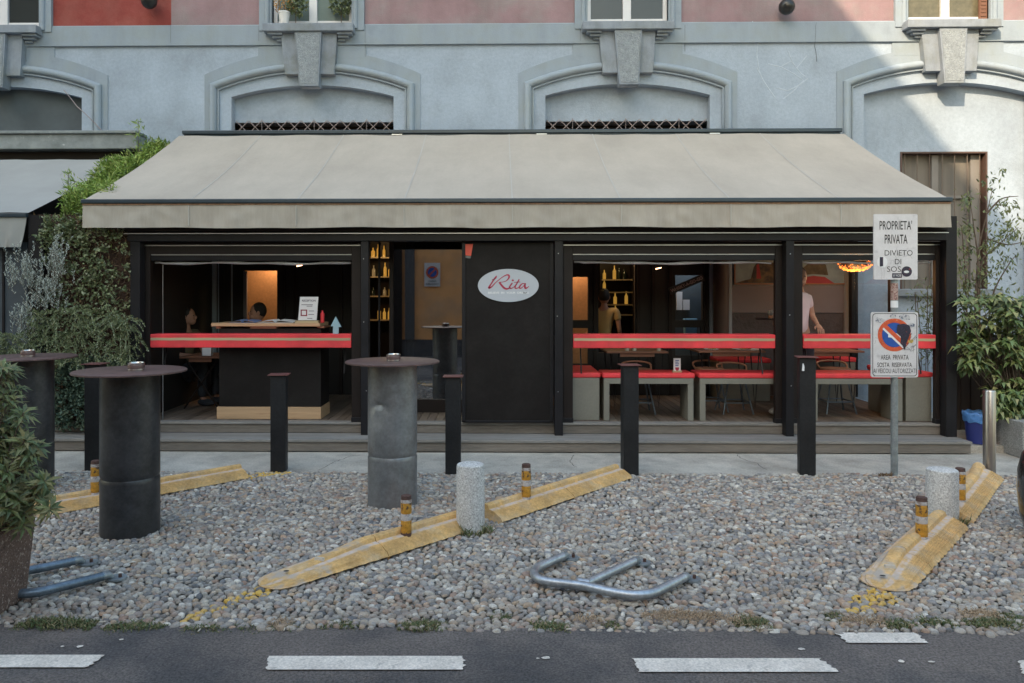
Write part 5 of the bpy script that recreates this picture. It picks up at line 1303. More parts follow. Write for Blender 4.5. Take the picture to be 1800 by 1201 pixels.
b = MB().cyl((sg.x, sy, sz(528)), (sg.x, sy, sz(498)), .0308, n=24, cap=False); b.build('pole_sticker', M['sticker4'], sp_, smooth=True)
b = MB().cyl((sg.x, sy, sz(541)), (sg.x, sy, sz(529)), .0306, n=24, cap=False); b.build('white_tape', M['white'], sp_, smooth=True)
# little dead weed at the foot
b = MB()
for k in range(40): leaf(b, (sg.x-.10+rnd(-.06, .06), sy-.05+rnd(-.02, .02), 0), (rnd(-1, 1), rnd(-.5, .5), 1), rnd(.02, .06), .012)
b.build('dead_weed', M['leafR'], label='dry brown weed at the foot of the sign pole', cat='weed', fixn=False)

# bin, planters, pots
p = Vector((ax(1719, 7.95), 7.95, 0)); MB().box(ax(1685, 7.9), 12, 7.82, 9.4, 0, .075).build('kerb_step', M['paving'], kind='structure')
t = thing('waste_bin', (p.x, p.y, .075), 'small blue plastic bin with a blue bag beside the step', 'bin')
MB().lathe(p.x, p.y, [(.10, .08), (.125, .36), (.118, .36), (.095, .09), (0, .09)], 28).build('tub', M['binb'], t, smooth=True)
b = MB(); n = 40; vs = []
for z, rr in ((.30, .130), (.345, .136), (.385, .142), (.40, .136), (.36, .115)):
    for k in range(n): a = 2*math.pi*k/n; r2 = rr+.006*math.sin(k*2.1+z*60); vs.append((p.x+r2*math.cos(a), p.y+r2*math.sin(a), z+.008*math.sin(k*1.3)))
b.add(vs, [(j*n+k, j*n+(k+1) % n, (j+1)*n+(k+1) % n, (j+1)*n+k) for j in range(4) for k in range(n)]); b.build('bag', M['bagb'], t, smooth='all')
# fence boards behind the bin
b = MB()
for i in range(16): b.box(ax(1682, 8.6)+i*.11, ax(1682, 8.6)+i*.11+.10, 8.7+.006*(i % 2), 8.73+.006*(i % 2), .076, 1.15)
b.build('board_fence', mat('dark_fence_wood', (.07, .05, .042), .85, var=.4, vscale=5, stretch=(1, 1, .2)), label='dark weathered board fence behind the right-hand bush', cat='fence')
# right planter
rp = Vector((ax(1818, 7.7), 7.75, 0)); 
MB().tbox(rp.x, rp.y, .0, .37, .44, .44, .50, .50).build('concrete_planter', M['concrete'], bevel=.012, label='square rough concrete planter at the right edge', cat='planter')
sh = thing('variegated_shrub', (ax(1760, 7.8), 7.8, .3), 'leafy shrub with yellow-green variegated leaves filling the right edge', 'shrub')
b = MB(); st = MB(); random.seed(21)
for i in range(400):
    x, y = rnd(1684, 1905), rnd(522, 705)
    if y > 690-(x-1684)*.25+40 and x < 1750: continue
    if x < 1740 and y > 660: continue
    Yy = 7.75+rnd(0, .7); c = at(x, y, Yy); nl = 9
    q = Vector((ax(1800, 7.9)+rnd(-.1, .1), 8.0, .4))
    if i % 4 == 0: st.tube([c, c*.55+q*.45-Vector((0, 0, .05)), q], [.003, .005, .008], 5)
    for k in range(nl):
        a = k*2.4; d = Vector((math.cos(a), math.sin(a)-.25, rnd(-.35, .4))); leaf(b, c+rdir()*.02, d, rnd(.08, .16), rnd(.035, .058), n=(0, -.3, 1), curl=.9)
for i in range(70):
    c = at(rnd(1750, 1800), rnd(690, 735), 7.7+rnd(0, .3))
    for k in range(8):
        a = k*2.4; leaf(b, c+rdir()*.02, (math.cos(a), math.sin(a)-.25, rnd(-.5, .2)), rnd(.08, .13), rnd(.03, .045), n=(0, -.3, 1), curl=.9)
b.build('foliage', M['leafV'], sh, fixn=False); st.build('stem', M['bark'], sh)
# thin young tree
tr = thing('young_tree', (ax(1715, 9.0), 9.0, 0), 'thin young tree with sparse drooping leaves against the lit plaster', 'tree')
b = MB(); st = MB(); random.seed(3)
stems = [[(1712, 600), (1716, 500), (1722, 430), (1735, 375), (1745, 330)], [(1700, 600), (1698, 500), (1693, 430), (1690, 400)], [(1722, 600), (1724, 470), (1745, 440), (1790, 400)], [(1716, 560), (1720, 470), (1712, 400), (1704, 345)], [(1735, 600), (1745, 520), (1770, 470), (1785, 450)], [(1735, 375), (1760, 350), (1790, 345)], [(1735, 420), (1770, 430), (1800, 425)]]
for s_pts in stems:
    P = smooth_path([at(x, y, 9.0) for x, y in s_pts], 6); st.tube(P, [.012-.009*i/len(P) for i in range(len(P))], 6)
for x, y, s, n in ((1700, 350, 14, 60), (1740, 320, 18, 40), (1762, 300, 8, 14), (1775, 355, 16, 40), (1750, 360, 14, 34), (1700, 400, 16, 80), (1760, 400, 24, 90), (1785, 410, 20, 80), (1740, 430, 20, 90), (1700, 440, 14, 60), (1690, 470, 12, 50), (1770, 460, 18, 60), (1730, 480, 22, 80), (1700, 505, 16, 90), (1775, 500, 14, 20), (1735, 510, 20, 60)):
    for k in range(int(n*1.1)):
        p = at(x+random.gauss(0, s*.6), y+random.gauss(0, s*.6), 9.0+rnd(-.25, .25)); leaf(b, p, (rnd(-.8, .8), rnd(-.5, .5), rnd(-1.3, -.1)), rnd(.045, .075), rnd(.018, .026))
b.build('crown', M['leafT'], tr, fixn=False); st.build('trunk', M['bark'], tr)
# foliage seen through the open side of the veranda
ib = thing('bamboo_plant', (ax(1632, 9.6), 9.6, 0), 'bamboo-like plant outside the open right side of the veranda', 'plant')
b = MB(); st = MB()
for i in range(9):
    x = 1612+i*7; P = smooth_path([at(x, 700, 9.6), at(x+rnd(-4, 4), 600, 9.6), at(x+rnd(-10, 10), 520+rnd(-20, 20), 9.6)], 4); st.tube(P, .005, 5)
    for k in range(70):
        p = P[random.randrange(3, len(P))]+Vector((rnd(-.12, .12), rnd(-.15, .15), rnd(-.1, .1))); leaf(b, p, (rnd(-1, 1), rnd(-.5, .5), rnd(-1.1, .3)), rnd(.06, .11), .018)
b.build('foliage', M['leafT'], ib, fixn=False); st.build('stem', M['bark'], ib)
# dark pot at right edge
p = Vector((ax(1862, 5.0), 5.0, 0)); p.x = gd(1868, 952).x; py = gd(1868, 952).y
MB().lathe(p.x, py, [(.16, 0), (.20, .03), (.235, .15), (.25, .32), (.245, .45), (.22, .56), (.18, .61), (.15, .62), (.14, .60), (.13, .5), (0, .5)], 40).build('glazed_pot', M['potd'], smooth=True, label='tall dark glossy pot cut off by the right edge', cat='pot')

# left planter and bush
lp = Vector((ax(-12, 4.25), 4.27, 0))
t = thing('pebbled_planter', (lp.x, lp.y, 0), 'tapered planter of reddish exposed aggregate at the left edge', 'planter')
pl0 = gd(47, 1052); lpx = pl0.x-.215; lpy = pl0.y-.20
MB().tbox(lpx, lpy, .0, .43, .42, .42, .485, .485, .0).build('tub', M['terrazzo'], t, bevel=.012)
MB().tbox(lpx, lpy, .405, .432, .44, .44, .44, .44, .0).build('soil', M['felt'], t)
rb = thing('potted_bush', (lpx, lpy, .43), 'evergreen bush with whorled narrow leaves in the pebbled planter', 'bush')
b = MB(); st = MB(); random.seed(9)
tips = []
for (cx_, cy_, sx_, sy_, n) in ((-6, 700, 28, 55, 14), (4, 670, 16, 24, 4), (18, 700, 14, 20, 4), (10, 770, 34, 36, 16), (38, 745, 16, 20, 5), (50, 790, 16, 16, 4), (15, 860, 42, 40, 26), (60, 868, 22, 24, 9), (78, 880, 14, 14, 4), (-25, 750, 30, 110, 24), (30, 915, 16, 14, 5)):
    for i in range(n):
        x, y = cx_+rnd(-1, 1)*sx_, cy_+rnd(-1, 1)*sy_
        tips.append(at(x, y, lpy+rnd(-.20, .22)))
for c in tips:
    q = Vector((lpx+rnd(-.1, .1), lpy+rnd(-.1, .1), .45)); md = c*.5+q*.5+Vector((0, 0, -.04))
    st.tube([q, md, c], [.007, .005, .003], 5)
    ax_ = (c-q).normalized()+Vector((0, -.15, .3)); ax_.normalize(); u = ax_.orthogonal().normalized(); v = ax_.cross(u)
    for k in range(12):
        a = k*2.4; L = rnd(.06, .095); d = u*math.cos(a)+v*math.sin(a)+ax_*rnd(-.15, .7)
        leaf(b, c-ax_*rnd(0, .03), d, L, rnd(.016, .022), n=ax_, curl=.5)
    for k in range(6):
        a = k*1.7; leaf(b, c-ax_*rnd(.03, .09), u*math.cos(a)+v*math.sin(a)-ax_*.1, rnd(.05, .08), .016, n=ax_, curl=.7)
b.build('foliage', M['leafA'], rb, fixn=False); st.build('stem', M['bark'], rb)

# window-sill plants
sc0 = BX[1]
p = at(500, 38, W-.13); zsl = az(40, W-.2, 549)+.002
t = thing('flower_pot', (p.x, W-.14, zsl), 'small white flower pot on the upper left-centre window sill', 'pot')
MB().lathe(p.x, W-.14, [(.055, zsl), (.075, zsl+.14), (.082, zsl+.142), (.082, zsl+.16), (.07, zsl+.16), (.06, zsl+.13), (0, zsl+.13)], 24).build('tub', M['pottery'], t, smooth=True)
for cx_, lab, m, col in ((500, 'orange dried flowers in the white pot on the window sill', 'dried_flowers', None), (520, 'green trailing plant beside the white pot on the sill', 'sill_plant', 1), (600, 'green leafy plant behind the right pane of the upper window', 'sill_plant', 1)):
    q = at(cx_, 10, W-.12 if cx_ != 600 else W-.02); b = MB()
    mm = mat('dried_orange', (.45, .25, .08), .8, island=[(.50, .28, .08), (.40, .20, .07), (.58, .38, .16)]) if col is None else M['leafT']
    for k in range(230):
        e = rdir(); leaf(b, q+Vector((e.x*.13, e.y*.07, e.z*.12)), rdir(), rnd(.03, .05) if col is None else rnd(.05, .08), .018 if col is None else .03)
    st = MB().tube([Vector((q.x, q.y, zsl+.02)), q], .006, 5)
    tt = thing(m, (q.x, q.y, zsl), lab, 'plant'); b.build('foliage', mm, tt, fixn=False); st.build('stem', M['bark'], tt)

# ================================================================== INSIDE THE VERANDA
# reception counter
CY0 = 8.30
cx0, cx1 = ax(385, CY0), ax(564, CY0)
ct = thing('reception_counter', ((cx0+cx1)/2, CY0+.2, DK), 'black reception counter with a pale timber plinth and top in the left bay', 'counter')
MB().box(cx0, cx1, CY0, CY0+.40, DK+.135, az(578, CY0)).build('body', M['panel'], ct, bevel=.003)
MB().box(cx0-.02, cx1+.005, CY0-.015, CY0+.42, DK+.001, DK+.132).build('plinth', M['pine'], ct, bevel=.003)
MB().box(ax(373, CY0), ax(563, CY0), CY0-.03, CY0+.40, az(574, CY0), az(568.5, CY0)).build('top', M['pine'], ct, bevel=.002)
MB().box(ax(380, CY0), ax(388, CY0), CY0-.01, CY0+.3, az(578, CY0), az(574.2, CY0)).box(ax(440, CY0), ax(486, CY0), CY0-.01, CY0+.3, az(578, CY0), az(574.2, CY0)).box(ax(558, CY0), ax(570, CY0), CY0-.0, CY0+.3, az(577, CY0), az(574.2, CY0)).each('batten', M['wood'], ct)
zt_ = az(568.5, CY0)+.001
def book(x, wpx, lab, col):
    t = thing('open_book', (ax(x, CY0), CY0+.15, zt_), lab, 'book', 'papers on the reception counter')
    X = ax(x, CY0); w_ = wpx*CY0/F/2; b = MB(); vs = []
    for i in range(13):
        s = -1+2*i/12; h = .016*math.sqrt(max(0, 1-abs(s)))*1.4+.004 if abs(s) > .02 else .004
        vs += [(X+s*w_, CY0+.02, zt_+h), (X+s*w_, CY0+.26, zt_+h+.012)]
    b.add(vs, [(2*i, 2*i+2, 2*i+3, 2*i+1) for i in range(12)])
    b.add([(X-w_, CY0+.02, zt_), (X+w_, CY0+.02, zt_), (X+w_, CY0+.02, zt_+.004), (X-w_, CY0+.02, zt_+.004)], [(0, 1, 2, 3)]); b.build('pages', col, t)
book(483, 62, 'open white reservations book on the pine counter top', M['white']); book(425, 46, 'blue sheet lying at the left of the pine counter top', mat('blue_paper', (.12, .18, .34), .6))
# reception stand
Yp = CY0+.02
t = thing('reception_notice', (ax(543, Yp), Yp, zt_), 'white RECEPTION notice in a small wooden stand on the counter', 'notice')
def lean(x, y): p = at(x, y, Yp); return (p.x, Yp, p.z)
MB().add([lean(524, 563), lean(556.5, 563), lean(559.5, 522), lean(527.5, 522)]+[(v[0], v[1]+.006, v[2]) for v in (lean(524, 563), lean(556.5, 563), lean(559.5, 522), lean(527.5, 522))], [(0, 1, 2, 3), (4, 7, 6, 5), (0, 4, 5, 1), (1, 5, 6, 2), (2, 6, 7, 3), (3, 7, 4, 0)]).build('sheet', M['white'], t)
MB().box(ax(519, Yp), ax(560, Yp), Yp-.015, Yp+.05, zt_, az(564, Yp)).build('wooden_stand', M['ledgew'], t)
b = MB(); text(b, 'RECEPTION', ax(531, Yp), ax(555, Yp), az(530.5, Yp), az(527, Yp), Yp-.002, .02)
for k, (a, c, y) in enumerate(((530, 550, 536), (539, 549, 538.5), (543, 552, 547), (542, 552, 553), (540, 549, 560))): b.box(ax(a, Yp), ax(c, Yp), Yp-.002, Yp-.001, az(y+.5, Yp), az(y-.5, Yp))
b.build('lettering', mat('notice_ink', (.12, .10, .14), .7), t)
b = MB(); O = [(528.5, 544.5), (540, 544.5), (540, 556), (528.5, 556)]; I = [(530.5, 546.5), (538, 546.5), (538, 554), (530.5, 554)]
b.add([(ax(x, Yp), Yp-.002, az(y, Yp)) for x, y in O+I], [(i, (i+1) % 4, 4+(i+1) % 4, 4+i) for i in range(4)]); b.build('red_square_mark', mat('maroon_ink', (.25, .03, .05), .7), t)
X = ax(563, CY0); tag(MB().lathe(X, CY0+.10, [(.02, zt_), (.022, zt_+.01), (.022, zt_+.10), (.010, zt_+.12), (.010, zt_+.135), (0, zt_+.135)], 16).build('red_bottle', M['red'], smooth=True), 'small red bottle beside the RECEPTION notice', 'bottle')
# arrow
Ya = 8.20; t = thing('arrow_board', (ax(591, Ya), Ya, az(588, Ya)), 'pale blue upward arrow board standing on the red ledge', 'sign')
MB().prism([(ax(x, Ya), az(y, Ya)) for x, y in ((585, 588), (595, 588), (595, 575), (600, 575.5), (590, 557), (581, 574), (585.5, 574))], Ya, Ya+.02).build('arrow', M['blue'], t)
# folding table and things in the left bay
def folding_table(x0, x1, y, Y, dep, lab, mtop=None, hair=False):
    X0, X1 = ax(x0, Y), ax(x1, Y); z = az(y, Y, x0); t = thing('wooden_table', ((X0+X1)/2, Y+dep/2, DK), lab, 'table', 'wooden tables inside the veranda')
    tp = MB(); n = 5
    for k in range(n): tp.box(X0, X1, Y+dep*k/n, Y+dep*(k+1)/n-.006, z-.022, z)
    tp.build('tabletop', mtop or M['wood'], t, bevel=.003)
    MB().box(X0+(X1-X0)*.22, X1-(X1-X0)*.22, Y+.02, Y+.04, z-.065, z-.023).build('apron', mtop or M['wood'], t)
    if hair:
        for sx_ in (X0+.10, X1-.10):
            for yy in (Y+.08, Y+dep-.08): MB().tube([(sx_-.05, yy, z-.023), (sx_, yy, DK), (sx_+.05, yy, z-.023)], .008, 6).build('leg', M['black'], t)
    else:
        for yy in (Y+.06, Y+dep-.06):
            for s in (1, -1): MB().tube([((X0+X1)/2-s*(X1-X0)*.42, yy+.01*s, z-.03), ((X0+X1)/2+s*(X1-X0)*.42, yy+.01*s, DK+.01)], .012, 6).build('leg', M['blackb'], t)
    return t
folding_table(315, 386, 627, 8.9, .6, 'folding table with crossed legs in the left bay, beside the counter')
folding_table(1067, 1175, 618, 9.1, .65, 'wooden table set with glasses in the middle bay', hair=True)
folding_table(1228, 1346, 617, 9.0, .65, 'wooden table with plates of food at the right of the middle bay', hair=True)
folding_table(1404, 1520, 617, 9.1, .6, 'wooden table in the third bay', hair=True)
tag(MB().box(ax(352, 8.88), ax(368, 8.88), 8.93, 9.0, az(627, 8.9)+.001, az(612, 8.9)).build('napkin_box', M['white'], bevel=.003), 'white napkin box on the folding table in the left bay', 'box')
# cushion benches
def bench(x0, x1, Y, dep, lab, solid=False, ytop=656, ybot=741):
    X0, X1 = ax(x0, Y), ax(x1, Y); zt = az(ytop, Y); zc = zt-.055; t = thing('cushioned_bench', ((X0+X1)/2, Y+dep/2, DK), lab, 'bench', 'benches with red cushions')
    MB().box(X0, X1, Y-.01, Y+dep, zc, zt).build('cushion', M['red'], t, bevel=.015)
    if solid: MB().box(X0+.015, X1-.015, Y, Y+dep-.01, DK+.001, zc-.001).build('body', M['bench'], t, bevel=.003)
    else:
        MB().box(X0+.015, X1-.015, Y, Y+dep-.01, zc-.062, zc-.001).build('seat_board', M['bench'], t, bevel=.002)
        for a, c in ((X0+.015, X0+.075), (X1-.075, X1-.015)): MB().box(a, c, Y, Y+dep-.01, DK+.001, zc-.063).build('leg', M['bench'], t, bevel=.002)
    return t
bench(1000, 1056, 8.28, .85, 'solid-sided red cushioned bench end at the left of the middle bay', True, 655)
bench(1059, 1221.5, 8.25, .36, 'open-legged bench with a red cushion and a table card, middle bay', False, 655.5)
bench(1228, 1398, 8.25, .36, 'open-legged red cushioned bench at the right of the middle bay', False, 655.5)
bench(1425, 1589, 8.25, .36, 'open-legged red cushioned bench in the third bay behind the signs', False, 655.5)
bench(1590, 1640, 8.27, .85, 'solid-sided red cushioned bench at the far right of the third bay', True, 653)
bench(1262, 1356, 9.75, .42, 'red cushioned wall bench at the back of the middle bay', True, 630)
bench(1415, 1506, 9.75, .42, 'red cushioned wall bench at the back of the third bay', True, 628)
# table card
Y = 8.33; t = thing('table_card', (ax(1190, Y), Y, az(655.5, 8.25)), 'white card with blue lines and a red crest on the middle bench', 'card')
z0 = az(655.5, 8.25)+.001
MB().box(ax(1184, Y), ax(1196.5, Y), Y, Y+.006, z0+.012, az(629.5, Y)).build('card', M['white'], t)
MB().box(ax(1182, Y), ax(1198, Y), Y-.012, Y+.02, z0, z0+.018).build('card_holder', M['ledgew'], t)
b = MB(); [b.box(ax(1187, Y), ax(1193.5-(k % 2), Y), Y-.002, Y-.001, az(634+3*k, Y), az(632.6+3*k, Y)) for k in range(4)]; b.build('printed_lines', M['signb'], t)
b = MB(); b.add([(ax(x, Y), Y-.002, az(y, Y)) for x, y in ((1187, 645.5), (1193.5, 645.5), (1193.5, 649), (1190.3, 652.5), (1187, 649))], [(0, 1, 2, 3, 4)]); b.build('red_crest', M['rita'], t)
# stools
def stool(x, ys, Y, lab):
    X = ax(x, Y); zs = az(ys, Y); t = thing('metal_stool', (X, Y, DK), lab, 'stool', 'dark metal stools')
    MB().lathe(X, Y, [(0, zs-.03), (.16, zs-.03), (.168, zs-.015), (.16, zs), (0, zs)], 28).build('seat', M['wood'], t, smooth=True)
    for a in (45, 135, 225, 315):
        c, s = math.cos(R(a)), math.sin(R(a)); MB().tube([(X+.11*c, Y+.11*s, zs-.03), (X+.24*c, Y+.24*s, DK)], .010, 8).build('leg', M['hoopd'], t, smooth=True)
    f = .30; b = MB(); k = .11+(.13)*(1-f); P = [(X+k*1.0*math.cos(R(a)), Y+k*math.sin(R(a)), DK+(zs-DK)*f*.6) for a in (45, 135, 225, 315, 45)]
    k = .11+.13*(1-.28); P = [(X+k*math.cos(R(a)), Y+k*math.sin(R(a)), DK+(zs-.03-DK)*.28) for a in (45, 135, 225, 315, 45)]
    b.tube(P, .008, 6); b.build('footrest', M['hoopd'], t)
    b = MB(); b.tube(smooth_path([Vector((X-.15, Y+.02, zs-.02)), Vector((X-.16, Y+.12, zs+.05)), Vector((X, Y+.19, zs+.07)), Vector((X+.16, Y+.12, zs+.05)), Vector((X+.15, Y+.02, zs-.02))], 5), .011, 8); b.build('back_rail', M['wood'], t, smooth=True)
stool(1121, 648, 8.82, 'metal stool behind the middle bench, under the set table'); stool(1247, 646, 9.0, 'metal stool between the two middle-bay tables'); stool(1290, 650, 8.85, 'metal stool behind the right-hand bench of the middle bay'); stool(1468, 646, 8.9, 'metal stool in the third bay behind the tallest black post')
# glasses, plates
def tumbler(x, y, Y, lab, m=M['clearb']):
    p = at(x, y, Y); MB().lathe(p.x, Y, [(.026, p.z), (.032, p.z+.075), (.029, p.z+.075), (.024, p.z+.008), (0, p.z+.008)], 16).build('tumbler', m, smooth=True, label=lab, cat='glass', group='small glasses on the tables')
tumbler(1102, 617.5, 9.25, 'left glass of the pair on the middle-bay table'); tumbler(1115, 617.5, 9.25, 'right glass of the pair on the middle-bay table'); tumbler(1158, 617.5, 9.25, 'single glass at the right end of the middle-bay table')
for x, lab in ((1250, 'small snack plate on the left of the food table'), (1312, 'large white plate of food on the table behind the red ledge')):
    p = at(x, 616, 9.2); t = thing('plate', (p.x, 9.2, p.z), lab, 'plate', 'plates of food'); r = .09 if x == 1250 else .17
    MB().lathe(p.x, 9.2, [(r*.5, p.z+.001), (r, p.z+.016), (r*.97, p.z+.019), (r*.5, p.z+.006), (0, p.z+.006)], 28).build('dish', M['white'], t, smooth=True)
    b = MB()
    for k in range(26): b.ell((p.x+rnd(-.4, .4)*r, 9.2+rnd(-.3, .3)*r, p.z+.015+rnd(0, .02)), (rnd(.008, .02), rnd(.008, .02), rnd(.006, .014)), 7, 5)
    b.build('food', mat('golden_food', (.45, .27, .08), .7, island=[(.5, .3, .08), (.35, .2, .08), (.2, .25, .05), (.6, .5, .3)]), t)
# angled WHISKY street plate
Y = 9.9; p = at(1207, 500, Y); t = thing('whisky_sign', (p.x, Y, p.z), 'slanted dark plate lettered WHISKY A GO-GO hanging in the middle bay', 'sign')
ang = math.atan2(26, 60)
def rot2(dx, dz): return (p.x+dx*math.cos(ang)-dz*math.sin(ang), p.z+dx*math.sin(ang)+dz*math.cos(ang))
L_, h_ = .235, .045
MB().prism([rot2(-L_, -h_), rot2(L_, -h_), rot2(L_, h_), rot2(-L_, h_)], Y, Y+.015).build('plate', M['signk'], t)
b = MB(); text(b, 'WHISKY-A-GO-GO', p.x-L_*.94, p.x+L_*.94, p.z-.02, p.z+.022, Y-.003, .02, ang); b.build('lettering', mat('dull_cream_ink', (.38, .28, .26), .6), t)
# chandelier
Y = 9.3; p = at(1503, 462, Y); t = thing('chandelier', (p.x, Y, p.z), 'glowing amber cluster chandelier in the third bay', 'lamp')
b = MB(); random.seed(2)
for k in range(330):
    a = rnd(0, 6.283); e = rnd(0, 1)**.6; r = .205*math.cos(e*1.35)
    b.ell((p.x+r*math.cos(a)*1.0, Y+r*math.sin(a)*.9, p.z+.02-.115*math.sin(e*1.5)+rnd(-.01, .01)), (.0045, .0045, .007), 5, 4)
b.build('glowing_bead', M['bulb'], t)
MB().lathe(p.x, Y, [(.02, p.z-.07), (.13, p.z-.04), (.185, p.z+.02), (.175, p.z+.02), (.12, p.z-.03), (0, p.z-.05)], 24).build('shade', M['blackb'], t, smooth=True)
MB().cyl((p.x, Y, p.z+.0), (p.x, Y, 2.44), .006, n=6).build('cord', M['black'], t)
l = bpy.data.lights.new('chandelier_glow', 'POINT'); l.energy = 5; l.color = (1, .5, .2); l.shadow_soft_size = .15; o = bpy.data.objects.new('chandelier_glow', l); COL.objects.link(o); o.location = (p.x, Y, p.z-.16)

# ================================================================== PEOPLE
def skin_mesh(verts, edges, radii, root=0, sub=2):
    me = bpy.data.meshes.new('sk'); bm = bmesh.new(); lay = bm.verts.layers.skin.verify(); vs = []
    for i, (v, r) in enumerate(zip(verts, radii)):
        q = bm.verts.new(v); r = r if isinstance(r, tuple) else (r, r); q[lay].radius = r; q[lay].use_root = (i == root); vs.append(q)
    for a, b_ in edges: bm.edges.new((vs[a], vs[b_]))
    bm.to_mesh(me); bm.free()
    o = bpy.data.objects.new('sk', me); COL.objects.link(o)
    m = o.modifiers.new('s', 'SKIN'); m.use_smooth_shade = True
    m2 = o.modifiers.new('u', 'SUBSURF'); m2.levels = sub; m2.render_levels = sub
    dg = bpy.context.evaluated_depsgraph_get(); dg.update(); res = bpy.data.meshes.new_from_object(o.evaluated_get(dg))
    V = [v.co.copy() for v in res.vertices]; Fc = [tuple(p.vertices) for p in res.polygons]
    bpy.data.objects.remove(o); bpy.data.meshes.remove(me); bpy.data.meshes.remove(res)
    return V, Fc
def person(loc, face, J, label, shirt, trousers, hairlen=0, shoes=None, headrot=0, sleeves='short', group=None):
    """J: joints in a local frame (x to the figure's left-hand side of the picture, y away, z up) already posed"""
    t = thing('person', loc, label, 'person', group); Rz = Matrix.Rotation(face, 3, 'Z'); L0 = Vector(loc)
    def w_(v): return L0+Rz @ Vector(v)
    names = ['pelvis', 'waist', 'chest', 'neck', 'skull', 'shL', 'elL', 'wrL', 'shR', 'elR', 'wrR', 'hiL', 'knL', 'anL', 'toL', 'hiR', 'knR', 'anR', 'toR']
    V = [w_(J[n]) for n in names]; ix = {n: i for i, n in enumerate(names)}
    rad = dict(pelvis=.115, waist=.105, chest=.125, neck=.05, skull=.055, shL=.055, elL=.038, wrL=.024, shR=.055, elR=.038, wrR=.024, hiL=.085, knL=.055, anL=.036, toL=.03, hiR=.085, knR=.055, anR=.036, toR=.03)
    E = [('pelvis', 'waist'), ('waist', 'chest'), ('chest', 'neck'), ('neck', 'skull'), ('chest', 'shL'), ('shL', 'elL'), ('elL', 'wrL'), ('chest', 'shR'), ('shR', 'elR'), ('elR', 'wrR'), ('pelvis', 'hiL'), ('hiL', 'knL'), ('knL', 'anL'), ('anL', 'toL'), ('pelvis', 'hiR'), ('hiR', 'knR'), ('knR', 'anR'), ('anR', 'toR')]
    body = MB(); v, f = skin_mesh(V, [(ix[a], ix[b_]) for a, b_ in E], [rad[n]*.86 for n in names]); body.add(v, f)
    # head with face, ears, nose
    hc = w_(J['skull'])+Vector((0, 0, .06)); HR = Matrix.Rotation(face+headrot, 3, 'Z')
    body.ell(hc, (.076, .094, .112), 20, 14, HR)
    body.ell(hc+HR @ Vector((0, -.055, -.055)), (.052, .048, .052), 12, 8, HR)          # jaw
    body.ell(hc+HR @ Vector((0, -.100, -.015)), (.012, .018, .024), 8, 6, HR)            # nose
    for s in (-1, 1):
        body.ell(hc+HR @ Vector((s*.078, .005, -.01)), (.010, .020, .030), 8, 6, HR)
    # hands: palm, four fingers, thumb
    for s, wr, el in ((1, 'wrL', 'elL'), (-1, 'wrR', 'elR')):
        a = w_(J[wr]); d = (a-w_(J[el])).normalized(); side = d.cross(Vector((0, 0, 1)))
        if side.length < .1: side = Vector((1, 0, 0))
        side.normalize(); up = side.cross(d)
        v, f = skin_mesh([a-d*.01, a+d*.04, a+d*.085], [(0, 1), (1, 2)], [(.022, .020), (.036, .016), (.038, .014)], sub=1); body.add(v, f)
        for k, ln in enumerate((.062, .072, .068, .052)):
            r0 = a+d*.075+side*(k-1.5)*.019; v, f = skin_mesh([r0, r0+d*ln*.5-up*.008, r0+d*ln*.8-up*.03, r0+d*ln*.85-up*.045], [(0, 1), (1, 2), (2, 3)], [.0095, .0088, .008, .007], sub=1); body.add(v, f)
        r0 = a+d*.025+side*.028*s; v, f = skin_mesh([r0, r0+side*.022*s+d*.02, r0+side*.026*s+d*.05-up*.01], [(0, 1), (1, 2)], [.012, .010, .008], sub=1); body.add(v, f)
    bo = body.build('body', M['skin'], t, smooth='all')
    e = MB()
    for s in (-1, 1): e.ell(hc+HR @ Vector((s*.030, -.086, .008)), (.010, .008, .006), 8, 6, HR)
    e.each('eye', M['hair'], bo, smooth='all')
    # shirt
    el_t = .55
    nm = ['pelvis', 'waist', 'chest', 'shL', 'shR']; P = [w_(J[n]) for n in nm]; P[0] = P[0]-Vector((0, 0, .03))
    rr = [.128, .122, .142, .078, .078]; ee = [(0, 1), (1, 2), (2, 3), (2, 4)]
    for s, sh, el in ((3, 'shL', 'elL'), (4, 'shR', 'elR')):
        q = w_(J[sh]).lerp(w_(J[el]), .62); P.append(q); rr.append(.060); ee.append((s, len(P)-1))
    P.append(w_(J['chest']).lerp(w_(J['neck']), .72)); rr.append(.066); ee.append((2, len(P)-1))
    v, f = skin_mesh(P, ee, [r*.88 for r in rr]); MB().add(v, f).build('shirt', shirt, t, smooth='all')
    nm = ['pelvis', 'hiL', 'knL', 'anL', 'hiR', 'knR', 'anR']; P = [w_(J[n]) for n in nm]; P[0] = P[0]-Vector((0, 0, .0))
    v, f = skin_mesh(P, [(0, 1), (1, 2), (2, 3), (0, 4), (4, 5), (5, 6)], [.122, .094, .072, .055, .094, .072, .055]); MB().add(v, f).build('trousers', trousers, t, smooth='all')
    b = MB()
    for an, to in (('anL', 'toL'), ('anR', 'toR')):
        a, c = w_(J[an]), w_(J[to]); m_ = (a+c)/2; yaw = math.atan2((c-a).y, (c-a).x); b.ell((m_.x, m_.y, L0.z+.045), (.14, .048, .045), 12, 8, Matrix.Rotation(yaw, 3, 'Z'))
    b.each('shoe', shoes or M['shoe'], t, smooth='all')
    hb = MB(); hb.ell(hc+HR @ Vector((0, .018, .022)), (.084, .094, .106), 18, 12, HR)
    if hairlen: hb.ell(hc+HR @ Vector((0, .055, -.10)), (.082, .06, .14), 14, 10, HR)
    hb.build('hair', M['hair'], t, smooth='all')
    return t
